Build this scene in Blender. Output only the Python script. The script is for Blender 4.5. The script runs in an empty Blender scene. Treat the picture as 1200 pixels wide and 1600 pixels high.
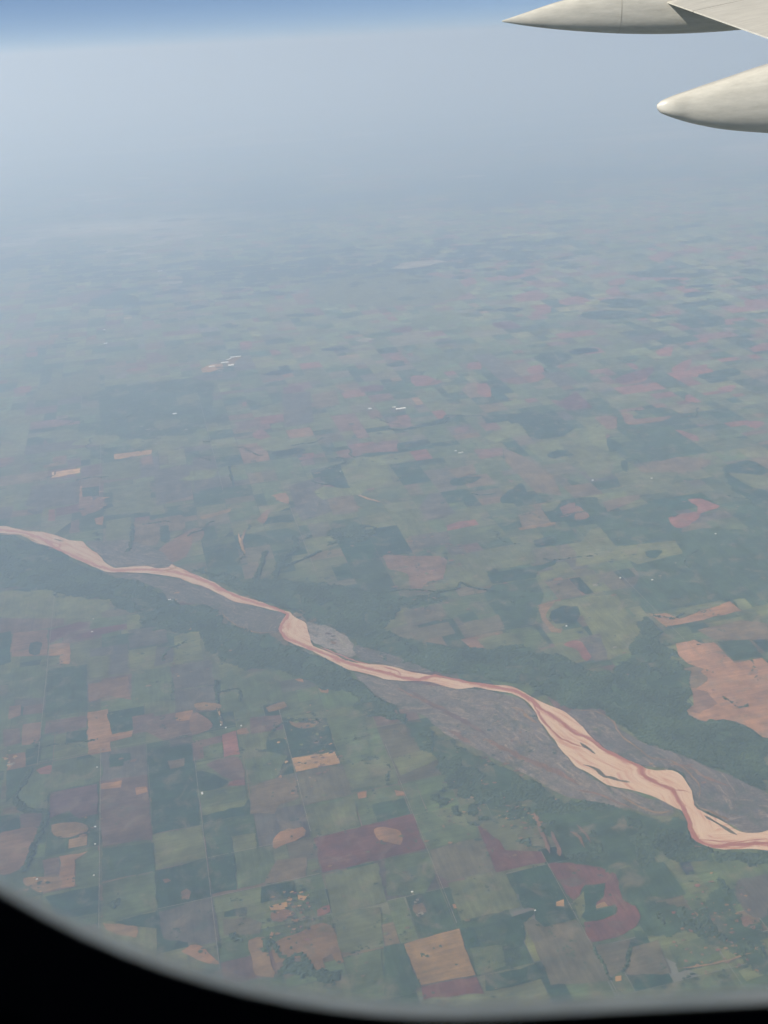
import bpy, bmesh, math, random
import numpy as np
from mathutils import Matrix, Vector

random.seed(7)
rng = np.random.default_rng(7)
scene = bpy.context.scene
COL = scene.collection

# ------------------------------------------------------------------ camera
# The lens sits at the world origin behind a cabin window; the plain lies ALT metres below.
ALT = 11400.0
PITCH, ROLL = math.radians(25.206), math.radians(3.0)
cam = bpy.data.cameras.new('camera')
cam.sensor_fit = 'VERTICAL'
cam.sensor_height = 8.0 * 1600.0 / 1570.0
cam.sensor_width = cam.sensor_height * 0.75
cam.lens = 8.0
cam.clip_start = 0.01
cam.clip_end = 3.0e6
cam.dof.use_dof = True
cam.dof.focus_distance = 3000.0
cam.dof.aperture_fstop = 2.6
cam_ob = bpy.data.objects.new('camera', cam)
COL.objects.link(cam_ob)
fwd = Vector((0, math.cos(PITCH), -math.sin(PITCH)))
up0 = Vector((0, math.sin(PITCH), math.cos(PITCH)))
rt = Vector((1, 0, 0)) * math.cos(ROLL) - up0 * math.sin(ROLL)
up = Vector((1, 0, 0)) * math.sin(ROLL) + up0 * math.cos(ROLL)
cam_ob.matrix_world = Matrix((rt, up, -fwd)).transposed().to_4x4()
scene.camera = cam_ob

# ------------------------------------------------------------------ sky, sun, exposure
SUN_DIR = Vector((-0.72, -0.29, 0.63)).normalized()      # towards the sun: aft and behind the lens, 39 degrees up
SUN_EL = math.asin(SUN_DIR.z)
world = bpy.data.worlds.new('World')
scene.world = world
world.use_nodes = True
wn = world.node_tree
bg = wn.nodes['Background']
sky = wn.nodes.new('ShaderNodeTexSky')
sky.sky_type = 'NISHITA'
sky.sun_disc = False
sky.sun_elevation = SUN_EL
sky.sun_rotation = math.atan2(SUN_DIR.x, SUN_DIR.y)
sky.altitude = 10000.0
sky.air_density = 1.0
sky.dust_density = 0.2
sky.ozone_density = 3.0
wn.links.new(sky.outputs[0], bg.inputs[0])
bg.inputs[1].default_value = 0.055
sun = bpy.data.lights.new('sun', 'SUN')
sun.energy = 5.0
sun.angle = math.radians(0.5)
sun.color = (1.0, 0.975, 0.935)
sun_ob = bpy.data.objects.new('sun', sun)
sun_ob.rotation_euler = SUN_DIR.to_track_quat('Z', 'Y').to_euler()
COL.objects.link(sun_ob)
vs = scene.view_settings
vs.view_transform = 'Standard'
vs.look = 'None'
vs.exposure = 0.60
vs.gamma = 1.0
vs.use_curve_mapping = False
scene.cycles.volume_bounces = 5
scene.cycles.max_bounces = 8
scene.cycles.transparent_max_bounces = 8

# ------------------------------------------------------------------ surveyed ground data, metres east/north of the lens
FIELDS = """
pl o -17510,65620 -14983,67349 -12034,70056 -11107,70277 -11074,68793 -14358,66272 -16811,64371
pl o -25153,70244 -23479,70481 -22753,70997 -22602,69284 -23797,68697 -24737,68961
lg2 o -3410,53218 -706,54142 1365,54444 3947,52212 5021,49734 3559,47359 503,46761 -2575,48724
mp o -15813,52811 -14921,54712 -13933,54948 -13582,52595 -14384,51076 -15307,50869
dk o -14112,52716 -12120,51973 -11659,50472 -12766,49644 -14175,50216
p o -14928,42058 -14409,42156 -14231,41355 -14658,41339
p o -13874,36932 -13276,37222 -13088,36343 -13647,36359
lg2 s -12637,37753 -11101,39162 -10321,36037 -11601,35288 -12957,35506
m3 o -12605,46860 -11834,47058 -11712,46207 -12316,45984
p o -5742,41899 -5290,42012 -5173,40813 -5523,40593
o o -6858,38411 -6554,38787 -6107,38882 -6098,38191 -6427,37829 -6721,37797
o2 o -6025,39042 -5847,39726 -5432,39741 -5637,39238 -5702,38462 -5982,38685
m3 s -3469,35425 -2765,35458 -2590,34761 -3413,34606
m3 s -691,34960 -107,35161 240,34953 181,34375 -576,34356
p o 4465,51326 5128,52389 5296,50829 4581,50123
p o 6621,52334 7689,54007 8953,53355 8178,51640 6787,51066
p o 6598,47328 7659,48287 8419,47310 7672,46443 6709,46404
p o 8534,46251 9728,47012 10099,45903 8926,45173
p o 7054,44386 7902,45154 7846,43985 7052,43469
p o 576,38639 888,38849 963,38128 611,38105
p o 1192,38793 1453,38925 1453,38389
p o 3463,36996 3979,37240 3920,36259 3456,36422
p o 1208,35780 1696,36009 2289,34982 1393,34760
p o 3577,34615 3934,34703 3930,33124 3552,33324
p o 5664,36194 6195,36508 6156,35548 5615,35408
p o 14935,54865 16373,56295 16673,55475 15235,53403
p o 17399,56766 18554,56444 17969,55123 17260,55681
p o 20345,55945 21396,56410 20972,55029
p o 11628,54003 12255,54524 12074,53217
p o 11667,49595 12650,50392 12288,48872 11544,48766
p o 11075,47634 11898,48541 11536,46602 11021,46981
p o 14125,47603 14991,47950 14635,46945
p o 16478,44240 17744,44568 17135,42916 16303,43328
p o 15831,41202 16529,41271 16170,40298
p o 12748,43172 13400,43491 13205,42623
p o 12561,38384 13231,38911 13010,38206
p o 10820,37539 11576,38023 11176,36779 10759,36856
p o 14276,37156 15273,37864 14874,36782 14314,36713
p o 10803,35284 11771,36165 11338,35110 10766,34743
p o 11360,35185 12144,35444 11800,34717 11316,34647
p o 8653,34125 9770,34917 9483,33984 8645,33614
p o 11610,32693 12369,32988 11895,32232
m3 o 8483,34378 9623,35255 10131,35403 9619,34333 8570,33772
m3 o 5148,42867 6004,43019 6243,41791 5314,41978
m3 o 690,42696 1538,43060 1555,42207 730,42163
dk o 13391,51435 15742,51632 17334,50449 15757,49483 13444,50348
dk o 10804,45746 12538,45610 11908,44283 10628,44323
dk o 12915,41807 14709,42306 14537,40942 12988,40230 12811,40982
dk o 8968,43180 10144,44075 11630,43182 10317,42346
dk o 5969,37390 7106,38233 7400,37129 6478,36050
dk o 11469,34391 13016,34892 12984,34128 11532,33855
lg2 o -9089,41549 -7802,41994 -6867,41132 -7549,40314 -8775,40540
dk2 s -10445,36058 -8732,36850 -7080,37205 -6095,36248 -5736,32653 -6124,30865 -7284,30918 -8529,30866 -9212,31557
lg2 s -9862,35589 -9289,36017 -9135,35618 -9720,35273
lg2 s -7298,34808 -6613,35351 -6399,34519 -7039,33924
lg3 o -10019,30565 -9549,31190 -8717,31246 -8481,30744 -9146,30383
lg3 o -8302,30488 -7990,30788 -7473,30483 -7720,29956
lg3 o -11476,31651 -10835,32041 -10117,31934 -10144,31455 -11054,31293
lg3 o -7303,30458 -6919,30864 -6319,30776 -6159,30011 -6730,29542 -7175,29768
lg2 o -7646,32308 -6919,32514 -6768,31987 -7286,31513
o s -8353,29500 -7227,29721 -7175,29335 -8256,29061
mt s -7451,29107 -7124,29274 -6963,28520 -7305,28465
mt s -10285,29501 -9905,29663 -9759,29111 -10164,29063
t2 s -10397,28836 -9794,29169 -9723,28898 -10337,28624
mp s -9767,29218 -9368,29374 -9192,28672 -9592,28624
ob s -9985,28275 -9179,28467 -9088,28105 -9858,27816
mp s -9165,28566 -8571,28792 -8379,27960 -8972,27795
t s -8845,27066 -8768,27056 -8296,25241 -8387,25252
lg2 s -8559,28739 -7481,29059 -7144,27552 -7970,27422 -8263,27461
mt o -8607,26265 -8327,26318 -8165,25946 -8117,26202 -7948,26181 -7776,25511 -7914,25194 -8065,25088 -8287,24993
t s -7850,24777 -7628,24872 -7514,24300 -7735,24366
p s -9302,25490 -9130,25511 -8920,24746 -9106,24729
m3 s -9123,25552 -8531,25819 -8387,25252 -8964,25034
sl s -10286,27253 -8943,27455 -8542,25863 -9623,25614 -10061,25881
dk s -8732,26913 -8247,26988 -8082,26287 -8569,26260
mp s -8443,24649 -8260,24746 -8056,23940 -8315,23895
mt2 o -6731,24324 -6198,24497 -5488,24691 -5239,23874 -5674,23659 -5845,23307 -5811,22940 -6447,23013
dk o -5950,24074 -5755,24129 -5522,23160 -5751,23150
mt o -5725,22647 -5570,23056 -5049,23737 -4787,23782 -4678,23245 -4924,22910 -4979,22216 -5246,21909 -5609,22356
lg2 s -7499,24535 -6850,24736 -6511,23165 -7187,23243
lg2 s -7810,26702 -6806,27268 -6326,24998 -7360,24920
sl s -5825,28881 -5141,28944 -4641,26519 -5337,26247
sl s -6848,28001 -5845,28367 -5382,25943 -6278,25409
mp s -4837,31881 -4000,32130 -3938,31437 -4663,30885
p o -4109,30569 -3836,30999 -3457,30185 -3703,29938
mt2 s -2364,34362 -1501,34727 -1334,33153 -2163,32750
p o -4808,33844 -4662,33959 -4612,33470 -4749,33492
lg3 o -3909,29967 -3466,30301 -3039,30067 -2544,29603 -2684,29239 -3365,29013 -3735,29389
w0 o -3356,28905 -2583,29225 -2369,28926 -3133,28559
mp2 s -1375,28732 115,29385 560,29488 408,28481 -549,28511 -686,28115 -1267,28196
lg3 s -1212,27241 -647,28264 123,28003 278,26104 -862,25540
dk s -2102,27361 -1259,27739 -900,25765 -1318,25997 -1983,26772
t o -3101,25652 -2715,25778 -2581,25073 -2799,25185
mt o -3409,24159 -3086,24804 -3182,23897
t2 s -4958,24506 -4181,24940 -4157,24731 -4877,24297
mt2 s -5038,23660 -4809,23823 -4667,23170 -4924,22910
p o -2412,28615 -2063,28723 -2050,28408 -2342,28397
lg2 s -4239,33076 -3399,33756 -3007,32882 -3968,32509
sl s -3449,34468 -2427,34734 -2177,31477 -3110,31130
sl s -2692,26266 -1800,26842 -1370,24388 -2202,23896
mt2 s -1573,25457 -863,25672 -683,24304 -1365,24187
dk s 4548,30636 5285,30951 5738,31508 6139,29629 5664,29021 4682,28834 4556,29578
m3 s 5930,31995 6877,33198 7095,31486 6293,31294
mp2 s 2811,28299 3689,28332 3629,27718 2920,27514
mp2 o 2390,30189 2852,30296 2727,29849 2391,29727
mp2 s 17,29511 471,29224 524,28464 96,28525
mp2 s 154,31123 1004,31300 1072,30504 350,30612
lg3 s 3217,29324 4441,30472 4615,29569 3550,28780
lg3 s 4387,28445 5461,28775 5508,27155 4742,27064
mt2 s 3689,28332 4172,27642 4829,25960 4824,24643 4178,24937 3963,25847 3639,27216
dk o 3239,24844 3878,25633 3942,24882 4603,24671 4281,24296 3181,24393
dk o 1993,26199 2816,26228 2554,25806 1948,25662
mt2 s 1915,26819 2697,27197 2715,26474 2137,26179
dk s 3368,31247 5025,31303 4830,30715 3452,30502
w0 o 969,30519 1400,30813 2051,31140 2293,31539 3535,31221 2268,31230 2028,30838 1383,30516 956,30227
lg2 s 1494,23643 2401,24327 2506,23714 2598,23053 1606,22948
mt2 s 3496,23593 4132,23910 4262,23003 3468,22837
t2 s 3356,22851 4371,23065 4339,22882 3400,22698
dk s 4232,23503 4838,23624 4994,23142 4404,23061
mp2 o 4628,23848 5083,24195 4969,23608 4700,23330
lg2 o 4164,24107 4721,24364 4545,23858 4215,23701
mt o 6985,30566 7625,30468 7433,29550 7116,29483
mt o 7909,30792 8241,30617 8199,30199 9363,30321 9109,30000 7916,29710
p o 11377,29477 12024,29320 11508,28827
p o 8041,23986 8379,23984 8716,23460 8120,23143 7355,22375 7242,22945 7928,23052 8155,23529
p o 9165,29120 9647,28547 9564,28019 9326,28322
m3 o 7689,22966 8029,23116 7839,22760 7614,22712
mt2 s 5780,24107 6922,24585 6820,24181 5815,23504
dk o 6973,28665 7231,27932 6893,27464 6731,27589
dk o 7901,29082 8159,28546 7906,28474
dk o 6940,26859 7120,26834 6919,26004 6811,26158
mp o 6824,25247 7113,25342 7008,24787 6775,24689
lg3 s 6588,30146 7120,29771 6743,27639 6333,27956
lg2 o 6061,28526 6687,27392 6459,25973 5797,25831
dk2 s 5314,23103 7097,23942 7398,23505 7407,22332 7175,21861 5589,21596 5452,22240
dk2 o 5156,24392 5675,24409 5734,23514 5346,23252
mt o 5078,23993 5297,23257 4913,23151
mt2 o 7361,26319 8617,26872 9434,26515 8872,25880 7536,25600
lg2 s 6547,25961 8313,25816 7590,24500 6537,24424
dk o 9636,26010 10487,26369 10762,25625 10220,25109 9686,25091
dk o 9563,25787 9782,24859 10223,24162 9937,23386 9406,24267
lg2 o 9662,25544 10603,25192 10342,24484 9825,24985
dk4 s 5589,21596 7942,22305 9408,21951 8193,18655 7569,18857 6232,18585 5491,18393 5353,19228 5777,20063 5711,20692
lg s 4605,21572 5146,22528 5420,22605 5559,21531 7051,21701 7042,21028 5871,20611 5675,20856 4423,20644
dk o 6179,21225 6604,21210 6353,20845 6157,20964
p o 7242,22945 7984,23237 8074,22995 7391,22334
dk o 3676,22093 4107,22290 4201,21927 3694,21710
p s 1574,23175 1888,23364 2345,23462 2412,23150 1600,22875
sl s 614,22699 1600,22875 1574,22161 739,21980
pm o -56,21730 564,21593 1335,21506 1512,20838 1327,20392 919,20283 745,19827 522,20026 463,20701 52,21062
dk s 2309,20532 3548,20804 4058,21037 3954,20791 3504,20526 3411,20228 2399,20035
lg s 3523,20461 4306,20657 4279,20287 3541,20032
lg2 s 1489,21489 2445,21717 3572,21931 3539,20933 2323,20655 2319,19984 1220,19953
dk2 s 2391,19976 3416,20166 3470,19425 3068,18243 2430,18050 2126,19566
gm s 307,19053 1201,19322 1237,18689 417,18351
gm s 1550,18473 2350,18710 2420,18179 1640,17852
mt2 s 406,18122 962,18323 1174,17553 528,17860
g s 1167,19241 1827,19454 1897,18756 1258,18607
lg s 3226,18974 4144,19213 5041,19290 5085,18702 5238,17774 5004,17427 4826,16968 4298,16741 4191,17752 4137,18477 3466,17949 3312,18480
w0 s 3520,18726 3805,18915 4102,18857 4121,18531 3910,18160 3510,18200 3420,18470
g s 2430,18050 3030,18170 3256,17354 2640,17175
lg2 s 2658,17126 3552,17397 3781,16835 2968,16416
mt s 1458,17770 1828,17858 2063,16927 1681,17337
p o 3522,17376 3867,17464 4042,17042 3846,16715 3748,17188
sl s 3891,17583 4361,17735 4308,16786 4034,16697
t s 5565,18359 5899,18378 6125,18119 7144,18626 7416,18735 7496,18322 6205,17931 5753,17849
lg2 s 6128,18461 7103,18712 7136,18600 6140,18170
lg3 s 7474,18784 7771,18836 7787,18372 7523,18319
mt2 s 6366,17663 7392,17941 7866,17766 7646,17171 6574,17275
g s 5654,17733 6223,17853 6257,17306 5777,17231
t4 s 5771,17208 6186,17288 6290,17158 6557,17180 6705,16426 7291,16551 7374,16230 6568,14064 6413,14131 6324,14355 6207,14513 6121,14595 5915,14669 5565,14661 5247,14878 5463,15092 5838,15158 5681,15616 5999,15860 6055,15961 5976,16184 6070,16285 5817,16486 5709,16769
mt s 5657,15660 5891,15515 5976,15146 5543,14891 5309,14969 5515,15107
dk4 s 6615,17199 7269,17208 7307,16595 6720,16469
gm s 412,18249 1250,18503 1374,18028 592,17805
g s 1850,18707 2253,18828 2316,18660 1910,18489
lg2 s 1789,17738 2553,17963 2839,17203 2058,16997
dk2 s 1478,18745 1839,18870 1915,18541 1545,18421
mt o 1649,17678 1826,17710 1834,17538 1672,17506
t2 s 3258,18999 3674,19122 3479,18812 3344,18504 3479,18023 3629,17958 3575,17812 3374,17882 3245,18487
lg s -8953,20937 -7337,20556 -6947,20308 -6423,20283 -6317,19811 -6719,19434 -8760,19639 -9168,20899
lg3 s -5886,19488 -5604,19515 -5333,18999 -5710,18851
m3 s -7478,19025 -6845,19311 -6629,19181 -6966,18844 -7314,18442
m3 s -6569,18936 -5810,19127 -5750,18908 -6491,18616 -6968,18586
g s -6683,19403 -5886,19488 -5816,19154 -6576,18963
t s -7314,18391 -6870,18475 -6655,17601 -6886,17669 -6965,17964 -7194,17961
mt s -8263,18971 -7514,19055 -7228,17989 -7990,18012
w0 o -7740,18533 -7499,18510 -7416,18079 -7611,18098
dk s -8553,18999 -8317,19055 -7956,17817 -8137,17715
g s -7852,17571 -7152,17670 -6854,16479 -7598,16438
dk2 s -7064,17452 -6303,17568 -5877,15937 -6662,15803
mt s -6099,16844 -5337,17065 -5099,16219 -5557,16428 -5911,16227
sl s -5890,17911 -5522,17949 -5362,17180 -5744,17147
sl s -6379,18153 -5595,18302 -5522,17949 -6306,17853
lg s -6300,17829 -5912,17889 -5776,17173 -6115,17068
lg s -5524,18022 -4951,18140 -4857,17480 -5356,17340
sl s -4942,18090 -4598,18057 -4504,17494 -4862,17364
lg s -4643,18488 -4122,18695 -3872,17506 -4433,17464
sl s -4484,17376 -3712,17491 -3531,16613 -4313,16510
g s -5305,17221 -4502,17331 -4277,16147 -5052,16111
sl s -5710,18851 -4890,18955 -4739,18244 -5525,18096
lg s -3569,17407 -3071,17668 -2999,17238 -3445,16937
g s -3430,16824 -2360,17064 -2092,15954 -2866,15716 -3284,15652
t o -3361,17648 -3224,17611 -3208,17350 -3317,17383
o o -1083,16588 -1007,16625 -917,16551 -927,16335 -1026,16259 -1091,16393
t o -1467,16362 -1305,16391 -1247,16109 -1385,16163
t o -1946,16623 -1795,16653 -1763,16519
sl s -4305,16466 -3525,16569 -3358,15759 -4129,15625
t2 o -2446,15781 -2087,15892 -2040,15725 -2373,15634
t2 o -3821,16003 -3452,16012 -3302,15795 -3723,15750
mt s -7465,16218 -7257,16252 -7153,15910 -7349,15802
mp s -7354,15484 -7037,15529 -6889,15043 -7191,14975
mt s -7037,15627 -6701,15672 -6533,15036 -6867,14971
mp s -7177,16193 -6809,16264 -6735,15950 -7122,15908
mt s -7026,14734 -6727,14800 -6591,14346 -6891,14305
dk s -6726,14845 -6476,14939 -6359,14480 -6589,14390
dk2 s -6898,14284 -6450,14400 -6457,13995 -6553,13674 -6644,13442
t s -5862,15900 -5510,15971 -5316,15384 -5242,15187 -4875,15275 -4851,15083 -5219,14951 -5157,14672 -5553,14637
dk s -6119,15308 -5763,15374 -5674,15012 -6046,14973
mp s -6631,15691 -5852,15798 -5760,15422 -6518,15294
dk s -5136,14581 -4784,14619 -4742,14416 -4849,14381 -4835,14249 -5070,14225
dk s -5474,15816 -5039,15930 -4905,15349 -5259,15259
mp s -4977,15698 -4578,15764 -4447,15215 -4850,15154
t s -4161,15728 -3853,15802 -3807,15499 -4089,15474
mp s -4069,15448 -3803,15474 -3734,15014 -3995,15082
dk s -4481,14617 -3723,14790 -3552,14104 -3245,12669 -3974,12504
mt2 s -4060,14317 -3784,14365 -3739,14153 -4001,14105
mp s -5173,13878 -4360,13981 -3963,12389 -4750,12291
t s -5143,13809 -4753,13862 -4745,13696 -5090,13642
t s -4499,13637 -4302,13682 -4261,13537 -4452,13472
m4 s -5936,13626 -5185,13813 -5004,13047 -5273,12953 -5512,13161 -5786,12991
t2 o -5690,12835 -5307,12881 -5096,12717 -5091,12644 -5502,12530 -5648,12685
t2 s -5334,12482 -5060,12569 -5006,12352 -5278,12266
t s -5373,12100 -4954,12191 -5112,12014 -4975,11479 -5201,11463
g s -5095,11996 -4769,12212 -4587,11484 -4958,11462
mt o -6532,12695 -5909,12777 -5860,12343 -5905,11902 -6249,11826
dk s -6666,13133 -6337,13147 -6217,12800 -6536,12732
mp s -6309,13145 -5966,13157 -5893,12813 -6204,12799
mt2 s -6648,13285 -6425,13346 -6321,13184 -6604,13147
g o -6397,14075 -6125,14309 -5320,14507 -5169,13861 -5945,13659 -5865,13180 -6277,13304 -6479,13540
p o -6403,14288 -6115,14373 -6105,14136 -6266,14106
t2 o -5819,11698 -5627,11717 -5276,11693 -5201,11463 -5434,11384 -5744,11532
mp s -5623,12050 -5386,12101 -5280,11710 -5506,11725
dk s -5384,11293 -4607,11466 -4458,10950 -4823,10867 -5087,10908
dk2 s -4736,12234 -3939,12317 -3797,11708 -4579,11554
g s -4570,11515 -3799,11669 -3626,10930 -4208,10756 -4386,10803
lg s -3966,12461 -3241,12639 -3054,11963 -3789,11720
dk s -3772,11680 -3038,11921 -2855,11146 -3614,10918
mt o -3654,11516 -3580,11536 -3522,11481 -3601,11435
mt o -3335,11228 -3250,11297 -3173,11230 -3181,11094 -3294,11090
dk s -4205,10744 -3619,10894 -3540,10562 -3937,10657
t2 o -4373,10743 -4101,10691 -3859,10640 -3822,10455 -4056,10481 -4333,10613
sl s -3598,10881 -2839,11096 -2617,10310 -2880,10249 -3447,10397
t o -3135,10156 -3033,10248 -2875,10216 -2743,10098 -2585,9906 -2746,9927 -2985,10049
mt o -3837,15700 -3642,15608 -3502,15473 -3379,15221 -3737,15037
p s -3172,14990 -2933,15088 -2785,14390 -3064,14346
mp s -3705,14826 -3184,14968 -3146,14779 -3480,14670 -3406,14352 -3595,14280
g s -3465,14669 -3143,14756 -3079,14347 -3375,14328
mp o -3353,14174 -2808,14348 -2619,13612 -2905,13717 -3155,13945
dk o -3496,13993 -3177,13905 -2928,13677 -2993,13540 -3395,13491
p o -2900,13675 -2629,13716 -2615,13571 -2915,13574
g s -3386,13430 -2585,13549 -2537,13207 -3281,13070
dk s -3240,12877 -2561,13054 -2514,13244 -2449,12855 -3187,12687
dk2 s -3108,12391 -2716,12327 -2633,11939 -3027,11900
lg s -2694,12361 -2328,12405 -2282,12051 -2616,12006
dk s -2998,11864 -2617,11904 -2482,11245 -2857,11177
g s -2603,12005 -2035,12102 -1906,11395 -2470,11244
t o -2060,12104 -1931,12412 -1702,12449 -1575,12476 -1526,12276 -1980,12047
mt2 s -2500,13522 -2105,13695 -1778,13752 -1664,13179 -2000,13011 -2039,12824 -2435,12854
dk s -2114,15404 -1273,15331 -1074,14383 -1864,14249
t2 o -1988,15295 -1683,15173 -1362,15315 -1388,15196 -1647,15027 -1919,15145
o s -1863,14227 -1059,14338 -997,14006 -1755,13834
gm s -1755,13834 -898,13977 -782,13190 -1601,12981
lg2 s -1570,12902 -754,13109 -648,12462 -1385,12230
m s -1384,12216 210,12663 371,11867 -1217,11476
t o -418,12358 -264,12405 -62,12318 51,12083 7,11976 -171,12044 -351,12099
lg2 s -1187,11435 -379,11626 -252,10848 -1043,10664
mt2 s -1936,11789 -1467,11823 -1447,11395 -2093,11313 -2058,11469
dk s -2140,11247 -1638,11351 -1581,11035 -2113,10949
g s -1213,15326 -556,15417 -451,14070 -982,13984
lg2 s -940,13959 -113,14129 5,13488 -782,13308
mp s -2719,15455 -2137,15504 -2061,15062 -2641,14969
t o -2918,15087 -2747,15143 -2688,14997 -2891,14967
dk o -2331,14758 -2013,14777 -1951,14278 -2275,14437
t o -701,13223 -540,13250 -541,13112 -674,13084
dk2 s -437,12931 69,13046 158,12659 -365,12496
g s -2761,14432 -2275,14437 -1922,14276 -2105,13695 -2508,13604
t2 o -2230,10285 -2006,10298 -1940,10047 -1804,9722 -1818,9620 -2062,9686 -2125,9899
t3 o -1881,10152 -1754,10254 -1446,10402 -1154,10526 -1038,10461 -954,10230 -891,9847 -978,9800 -1048,9964 -1156,9891 -1129,9731 -1236,9686 -1308,9847 -1424,9961 -1600,9945 -1792,9851
o o -1985,10875 -1731,10933 -1701,10826 -1956,10807
o o -1573,11059 -1429,11019 -1474,10961 -1557,10982
p o -1266,10767 -1094,10845 -1086,10725 -1250,10648
t o -1641,10616 -1521,10622 -1546,10566 -1627,10571
mt o -1931,10782 -1722,10797 -1600,10701 -1776,10567 -1894,10603
dk s -2633,10814 -2315,10897 -2297,10718 -2623,10724
t o -1960,10295 -1902,10418 -1875,10360 -1934,10252
gm s -2641,10682 -2247,10685 -2053,10585 -2059,10386 -2582,10392
lg2 s -1043,10664 -347,10765 -316,10052 -916,9982
g s -826,9923 -362,10001 -328,9528 -757,9453
lg s -87,14062 544,14295 734,13974 64,13607
t o -70,13253 76,13202 112,13101 -35,13113
g s 228,12602 494,12701 758,12358 1215,12324 1215,12041 440,11862
gm s 442,11822 1288,12070 1374,11327 664,11186 461,11359
g s -279,11705 418,11823 481,11293 317,10961 -249,10969
m s 1215,12324 1350,12171 1525,11949 1597,11739 2149,11672 2174,11472 1394,11294
dk s 1634,11290 2203,11417 2412,10354 1939,10238 1837,10392 1859,10588 1700,10634
o o 2189,10684 2299,10724 2284,10595 2177,10613
m o 2213,11417 2478,11437 2775,11325 3106,11212 3163,11044 3156,10774 3156,10619 3274,10611 3296,10261 3090,10084 2557,9922 2526,10199 2524,10278 2966,10398 3006,10570 2729,10565 2977,10933 2671,10954 2542,10780 2416,10704
dk o 2635,10920 2985,10970 2850,10699 2721,10612 2709,10473 3015,10569 2964,10386 2539,10311 2486,10406 2574,10482
t2 o 2731,10576 2883,10637 2910,10553 2737,10517
lg s 2427,10668 2623,10859 2556,10483 2448,10352
dk2 s 3159,11234 3909,11349 4074,10700 3272,10528 3137,10656
wt s 4157,11476 4296,11453 4303,11091 4159,11050
lg2 s 3946,11308 4133,11425 4155,11038 4318,11077 4449,10771 4147,10695
o o 2738,9368 2824,9373 2816,9303 2730,9298
gm s 2568,9889 3082,9942 2900,9510 2664,9342
gm s 3077,9813 3456,9918 3479,9372 2885,9379
o2 s -48,10078 746,10293 890,9503 154,9387
m s 170,9366 905,9482 988,9227 185,9179
dk s 774,10303 956,10313 1010,9978 849,9956
g s 874,9943 1320,9980 1336,9629 933,9500
dk o 1301,10393 1850,10530 1665,10335 1639,10035 1515,9913 1309,9894 1374,10052 1375,10331
gm s 1656,10335 1837,10392 1939,10238 2405,10320 2580,9866 2670,9292 1866,9292 1757,9941
dk s 1018,9495 1750,9624 1799,9396 1015,9245
t o 702,10724 1005,10788 997,10705 714,10652
dk s 1404,11216 1479,11211 1468,11124 1401,11116
mt2 o 119,10763 260,10790 297,10633 156,10584
lg2 s 662,11154 1535,11271 1680,10623 786,10427
dk2 s -316,10052 -48,10089 138,9398 3,9248 -334,9269
g s 4715,11925 5516,11392 5223,10598 4631,10759
g s 3574,9803 4095,9931 4235,9550 3585,9386
lg3 s 4384,9356 4621,9474 4666,9268 4409,9185
sl o 4854,10866 5355,10955 5097,10256 4809,10333
mt o 4619,10174 4825,10251 4862,10102 4631,9951
mt o 4451,10073 4676,10081 4630,9897 4538,9935
dk2 s 3698,9481 3930,9538 3907,9437 3691,9400
"""
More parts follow.
